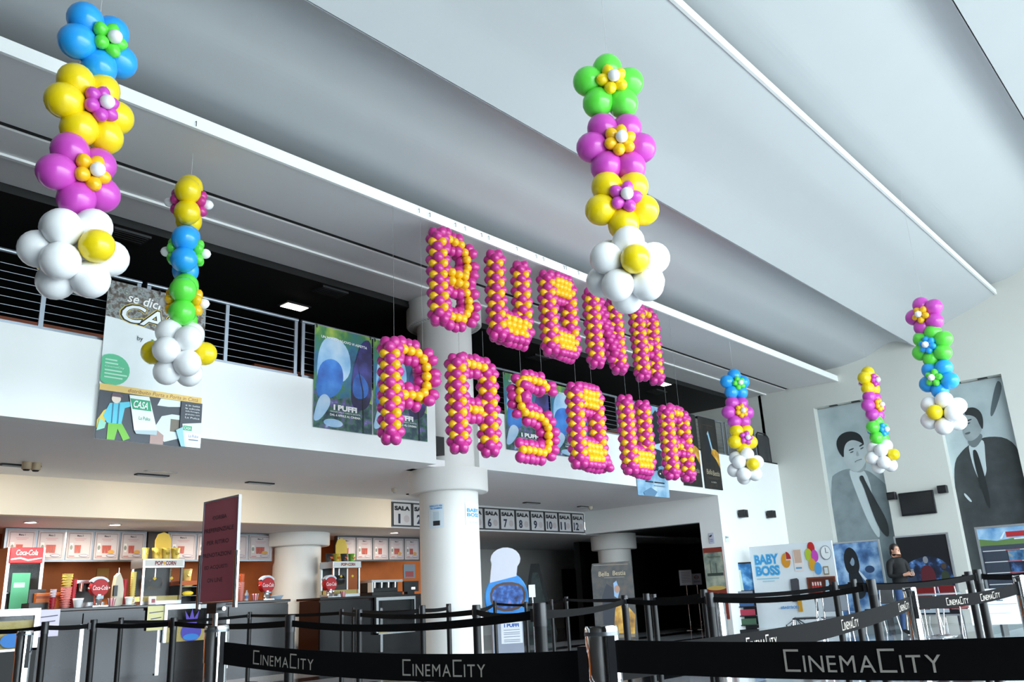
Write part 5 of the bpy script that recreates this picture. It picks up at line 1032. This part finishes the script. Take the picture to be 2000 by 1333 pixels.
p = Print(-W2, z1, 2*W2, z2-z1, -.002); p.blob([(.12, .12), (.92, .12), (.97, .8), (.1, .8)], '#5a4034'); p.blob([(.17, .18), (.87, .18), (.92, .74), (.15, .74)], ring); p.build(t)
MB().box(-W2*.75, W2*.7, -.05, .25, 0, z1-.1, mat('#9aa2b4', .6)).build('base', t); p = Print(-W2*.35, z4, W2*1.0, z1-.1-z4, -.052); p.rect(0, 0, 1, 1, '#eef2f8'); p.text('I PUFFI', .5, .84, .7, .17, '#2f62b8', .05)
for v in (.62, .5, .42, .3, .16, .08): p.rect(.12, v, .88, v+.025, '#7a86a4')
p.build(t)
# easel and small lit sign behind
q = PZ(1052, 1240, 0); t = thing('easel', 'dark a-frame easel behind the blue standee', 'easel', (q.x, q.y, 0), R(-45)); hz = PD(1050, 1100, (q-CAM).dot(fw)).z
MB().prism([(-.55, 0), (.55, 0), (.12, hz), (-.12, hz)], 0, .04, mat('#2c3234', .6)).build('board', t); MB().prism([(-.42, .1), (.42, .1), (.08, hz-.25), (-.08, hz-.25)], -.004, 0, photo('eas', [(.3, '#1c2426'), (.5, '#2c4a4c'), (.7, '#3a3c3e')], 4)).build('print', t); MB().prism([(-.03, 0), (.03, 0), (.03, hz*.8), (-.03, hz*.8)], .3, .34, m_dark).build('rear_leg', t)
q = PZ(1046, 1284, 0); D = (q-CAM).dot(fw); t = thing('info_stand', 'slim stand with a small white card beside the blue standee', 'stand', (q.x, q.y, 0), R(-45)); a, b = PD(1044, 1142, D), PD(1044, 1167, D); MB().lathe([(.14, 0), (.14, .012), (.02, .03)], (0, 0, 0), m_chrome, 20).build('foot', t); MB().cyl((0, 0, .02), (0, 0, b.z), .013, m=m_chrome, n=12).build('pole', t); MB().box(-.06, .06, -.006, .006, b.z, a.z, m_wht).build('card', t)
# ---- chairs and tables behind the queue
def chair(label, px, py, rz, c):
    q = PZ(px, py, 0); t = thing('cafe_chair', label, 'chair', (q.x, q.y, 0), rz, 'chrome legged chairs behind the queue'); m = mat(c, .45)
    MB().box(-.21, .21, -.2, .22, .44, .465, m).build('seat', t, bevel=.01); MB().box(-.2, .2, .21, .235, .56, .86, m).build('backrest', t, bevel=.01)
    for sx in (-1, 1):
        MB().tube([(sx*.2, -.19, .44), (sx*.22, -.23, 0)], .011, m_chrome).build('leg', t); MB().tube([(sx*.2, .24, .84), (sx*.2, .2, .44), (sx*.22, .27, 0)], .011, m_chrome).build('leg', t)
    MB().tube([(-.2, 0, .43), (.2, 0, .43)], .01, m_chrome).build('stretcher', t)
chair('dark cafe chair before the office scene board, left one', 1580, 1262, R(200), '#23262c'); chair('grey cafe chair before the office scene board, right one', 1640, 1262, R(120), '#5a5f68'); chair('dark cafe chair before the icy film poster', 1725, 1236, R(160), '#1d1f24')
chair('red cafe chair left of the round table', 1808, 1236, R(250), '#a8282c'); chair('red cafe chair behind the round table', 1850, 1222, R(330), '#a8282c'); chair('red cafe chair right of the round table', 1884, 1236, R(60), '#a8282c')
q = PZ(1840, 1244, 0); t = thing('cafe_table', 'round glass topped cafe table among the red chairs', 'table', (q.x, q.y, 0)); MB().lathe([(.45, .72), (.46, .735), (.45, .745)], (0, 0, 0), mat('#aebcc4', .1, alpha=.6), 32).build('table_top', t); MB().cyl((0, 0, .03), (0, 0, .72), .03, m=m_chrome).build('leg', t); MB().lathe([(.26, 0), (.26, .015), (.04, .04)], (0, 0, 0), m_chrome, 28).build('base', t)
q = PZ(1960, 1262, 0); D = (q-CAM).dot(fw); t = thing('notice_board', 'white freestanding notice board behind the right belt', 'notice board', (q.x, q.y, 0), R(-70)); zt = PD(1960, 1150, D).z
MB().box(-.36, .36, 0, .03, .3, zt, flat('#dfe6ea')).build('board', t); p = Print(-.36, .3, .72, zt-.3, -.002); p.text('AL', .55, .72, .22, .14, '#4a5660', .04); p.rect(.1, .55, .9, .57, '#9aa6ae'); p.rect(.15, .3, .75, .32, '#b4bec4'); p.build(t)
for x in (-.34, .32): MB().box(x, x+.03, -.2, .23, 0, .03, m_steeld).build('foot', t); MB().box(x, x+.03, 0, .03, .03, .3, m_steeld).build('leg', t)
# ================================================================== PERSON
D = 16.6; q = PD(1757, 1128, D); PXY = (q.x, q.y)
hz = PD(1757, 1062, D).z                           # crown height
K = hz/1.74
vw = Vector((-q.x, -q.y, 0)).normalized(); rtv = Vector((0, 0, 1)).cross(vw)
t = thing('person', 'person in a black sweater and blue jeans looking at something held in both hands', 'person', (q.x, q.y, 0), math.atan2(rtv.y, rtv.x))
# local frame: x = image right, -y towards the camera; the body is turned to the right
turn = Matrix.Rotation(R(42), 3, 'Z')
m_skin = mat('#c9967c', .5, noise=.04); m_swe = mat('#121315', .8, noise=.2, scale=30); m_jean = mat('#35507c', .8, noise=.2, scale=20); m_hair = mat('#241a16', .6, noise=.2, scale=40); m_shoe = mat('#202022', .5)
V = []; E_ = []; Rd = []
def jv(p, r, par=None):
    V.append(turn @ (Vector(p)*K)); Rd.append((r[0]*K, r[1]*K) if hasattr(r, '__len__') else (r*K, r*K))
    if par is not None: E_.append((par, len(V)-1))
    return len(V)-1
pel = jv((0, 0, .95), (.165, .12)); wa = jv((0, 0, 1.10), (.16, .12), pel); ch = jv((0, .0, 1.27), (.175, .125), wa); sh = jv((0, .01, 1.40), (.14, .095), ch); nk = jv((0, 0, 1.475), .052, sh); hd0 = jv((0, -.02, 1.545), (.072, .088), nk); hd1 = jv((0, -.012, 1.64), (.078, .092), hd0); hd2 = jv((0, .0, 1.70), (.062, .075), hd1)
for sx in (-1, 1):
    hp = jv((sx*.085, 0, .87), .088, pel); kn = jv((sx*.10, -.01, .48), .062, hp); an = jv((sx*.105, .02, .09), .043, kn); ft = jv((sx*.11, -.10, .045), (.042, .035), an); jv((sx*.115, -.17, .04), (.038, .026), ft)
    so = jv((sx*.19, .01, 1.375), .07, sh); el = jv((sx*.25, -.02, 1.11), .058, so); wr = jv((sx*.11, -.26, 1.13), .032, el); pm = jv((sx*.07, -.315, 1.14), (.034, .022), wr)
    for k in range(4):
        f0 = jv((sx*(.05-.008*k), -.345-.004*k, 1.165-.02*k), .0105, pm); f1 = jv((sx*(.022-.004*k), -.372, 1.172-.02*k), .0095, f0); jv((sx*.004, -.368, 1.172-.021*k), .008, f1)
    t0 = jv((sx*.055, -.31, 1.175), .011, pm); jv((sx*.03, -.335, 1.19), .009, t0)
me = bpy.data.meshes.new('body'); me.from_pydata([tuple(v) for v in V], E_, []); bo = bpy.data.objects.new('body', me); C.objects.link(bo)
sk = bo.modifiers.new('skin', 'SKIN'); sk.use_smooth_shade = True
for i, r_ in enumerate(Rd): me.skin_vertices[0].data[i].radius = r_
me.skin_vertices[0].data[0].use_root = True
ss = bo.modifiers.new('sub', 'SUBSURF'); ss.levels = 2; ss.render_levels = 2
bpy.context.view_layer.update(); dg = bpy.context.evaluated_depsgraph_get(); m2 = bpy.data.meshes.new_from_object(bo.evaluated_get(dg)); bpy.data.objects.remove(bo)
for m in (m_skin, m_swe, m_jean, m_shoe): m2.materials.append(m)
inv = turn.inverted()
for f in m2.polygons:
    c = (inv @ f.center)/K; f.use_smooth = True
    if c.z > 1.478: f.material_index = 0
    elif c.z > .97: f.material_index = 0 if (c.y < -.262 and abs(c.x) < .14) else 1
    elif c.z > .10: f.material_index = 2
    else: f.material_index = 3
m2.name = 'body'; inst('body', m2, t)
def TP(p): return tuple(turn @ (Vector(p)*K))
hb = MB(); hb.sphere((0, .018, 1.655), (.088, .105, .098), m_hair, 20, 14)
hb.v = [v for v in hb.v]; hb.v = [((x, max(y, -.055-.3*max(0, z-1.70)), z) if z > 1.6 else (x*.95, max(y, .045), z)) for x, y, z in hb.v]
hb.sphere((0, .075, 1.57), (.068, .045, .09), m_hair, 14, 9); hb.v = [TP(v) for v in hb.v]; hb.build('hair', t)
fc = MB(); fc.sphere((0, -.098, 1.605), (.011, .018, .02), m_skin, 10, 7)
for sx in (-1, 1): fc.sphere((sx*.076, .0, 1.61), (.012, .02, .03), m_skin, 10, 7)
fc.v = [TP(v) for v in fc.v]; fc.build('nose_and_ears', t)
ey = MB(); [ey.sphere((sx*.03, -.084, 1.628), (.012, .008, .007), mat('#2a1d18', .3), 10, 6) for sx in (-1, 1)]; [ey.box(sx*.03-.016, sx*.03+.016, -.094, -.088, 1.643, 1.648, m_hair) for sx in (-1, 1)]; ey.v = [TP(v) for v in ey.v]; ey.build('eyes', t)
mo = MB(); mo.sphere((0, -.082, 1.565), (.02, .006, .005), mat('#b4776a', .5), 10, 6); mo.v = [TP(v) for v in mo.v]; mo.build('mouth', t)
loc = turn @ (Vector((0, -.36, 1.16))*K); wq = WM[t] @ loc
ph = thing('phone', 'small dark phone held in both hands by the person in black', 'phone', wq, math.atan2(rtv.y, rtv.x)+R(42)); MB().box(-.035, .035, -.012, -.004, -.04, .07, m_plast).build('case', ph); MB().box(-.03, .03, -.004, -.003, -.03, .062, mat('#8fb4d8', .3)).build('screen', ph)
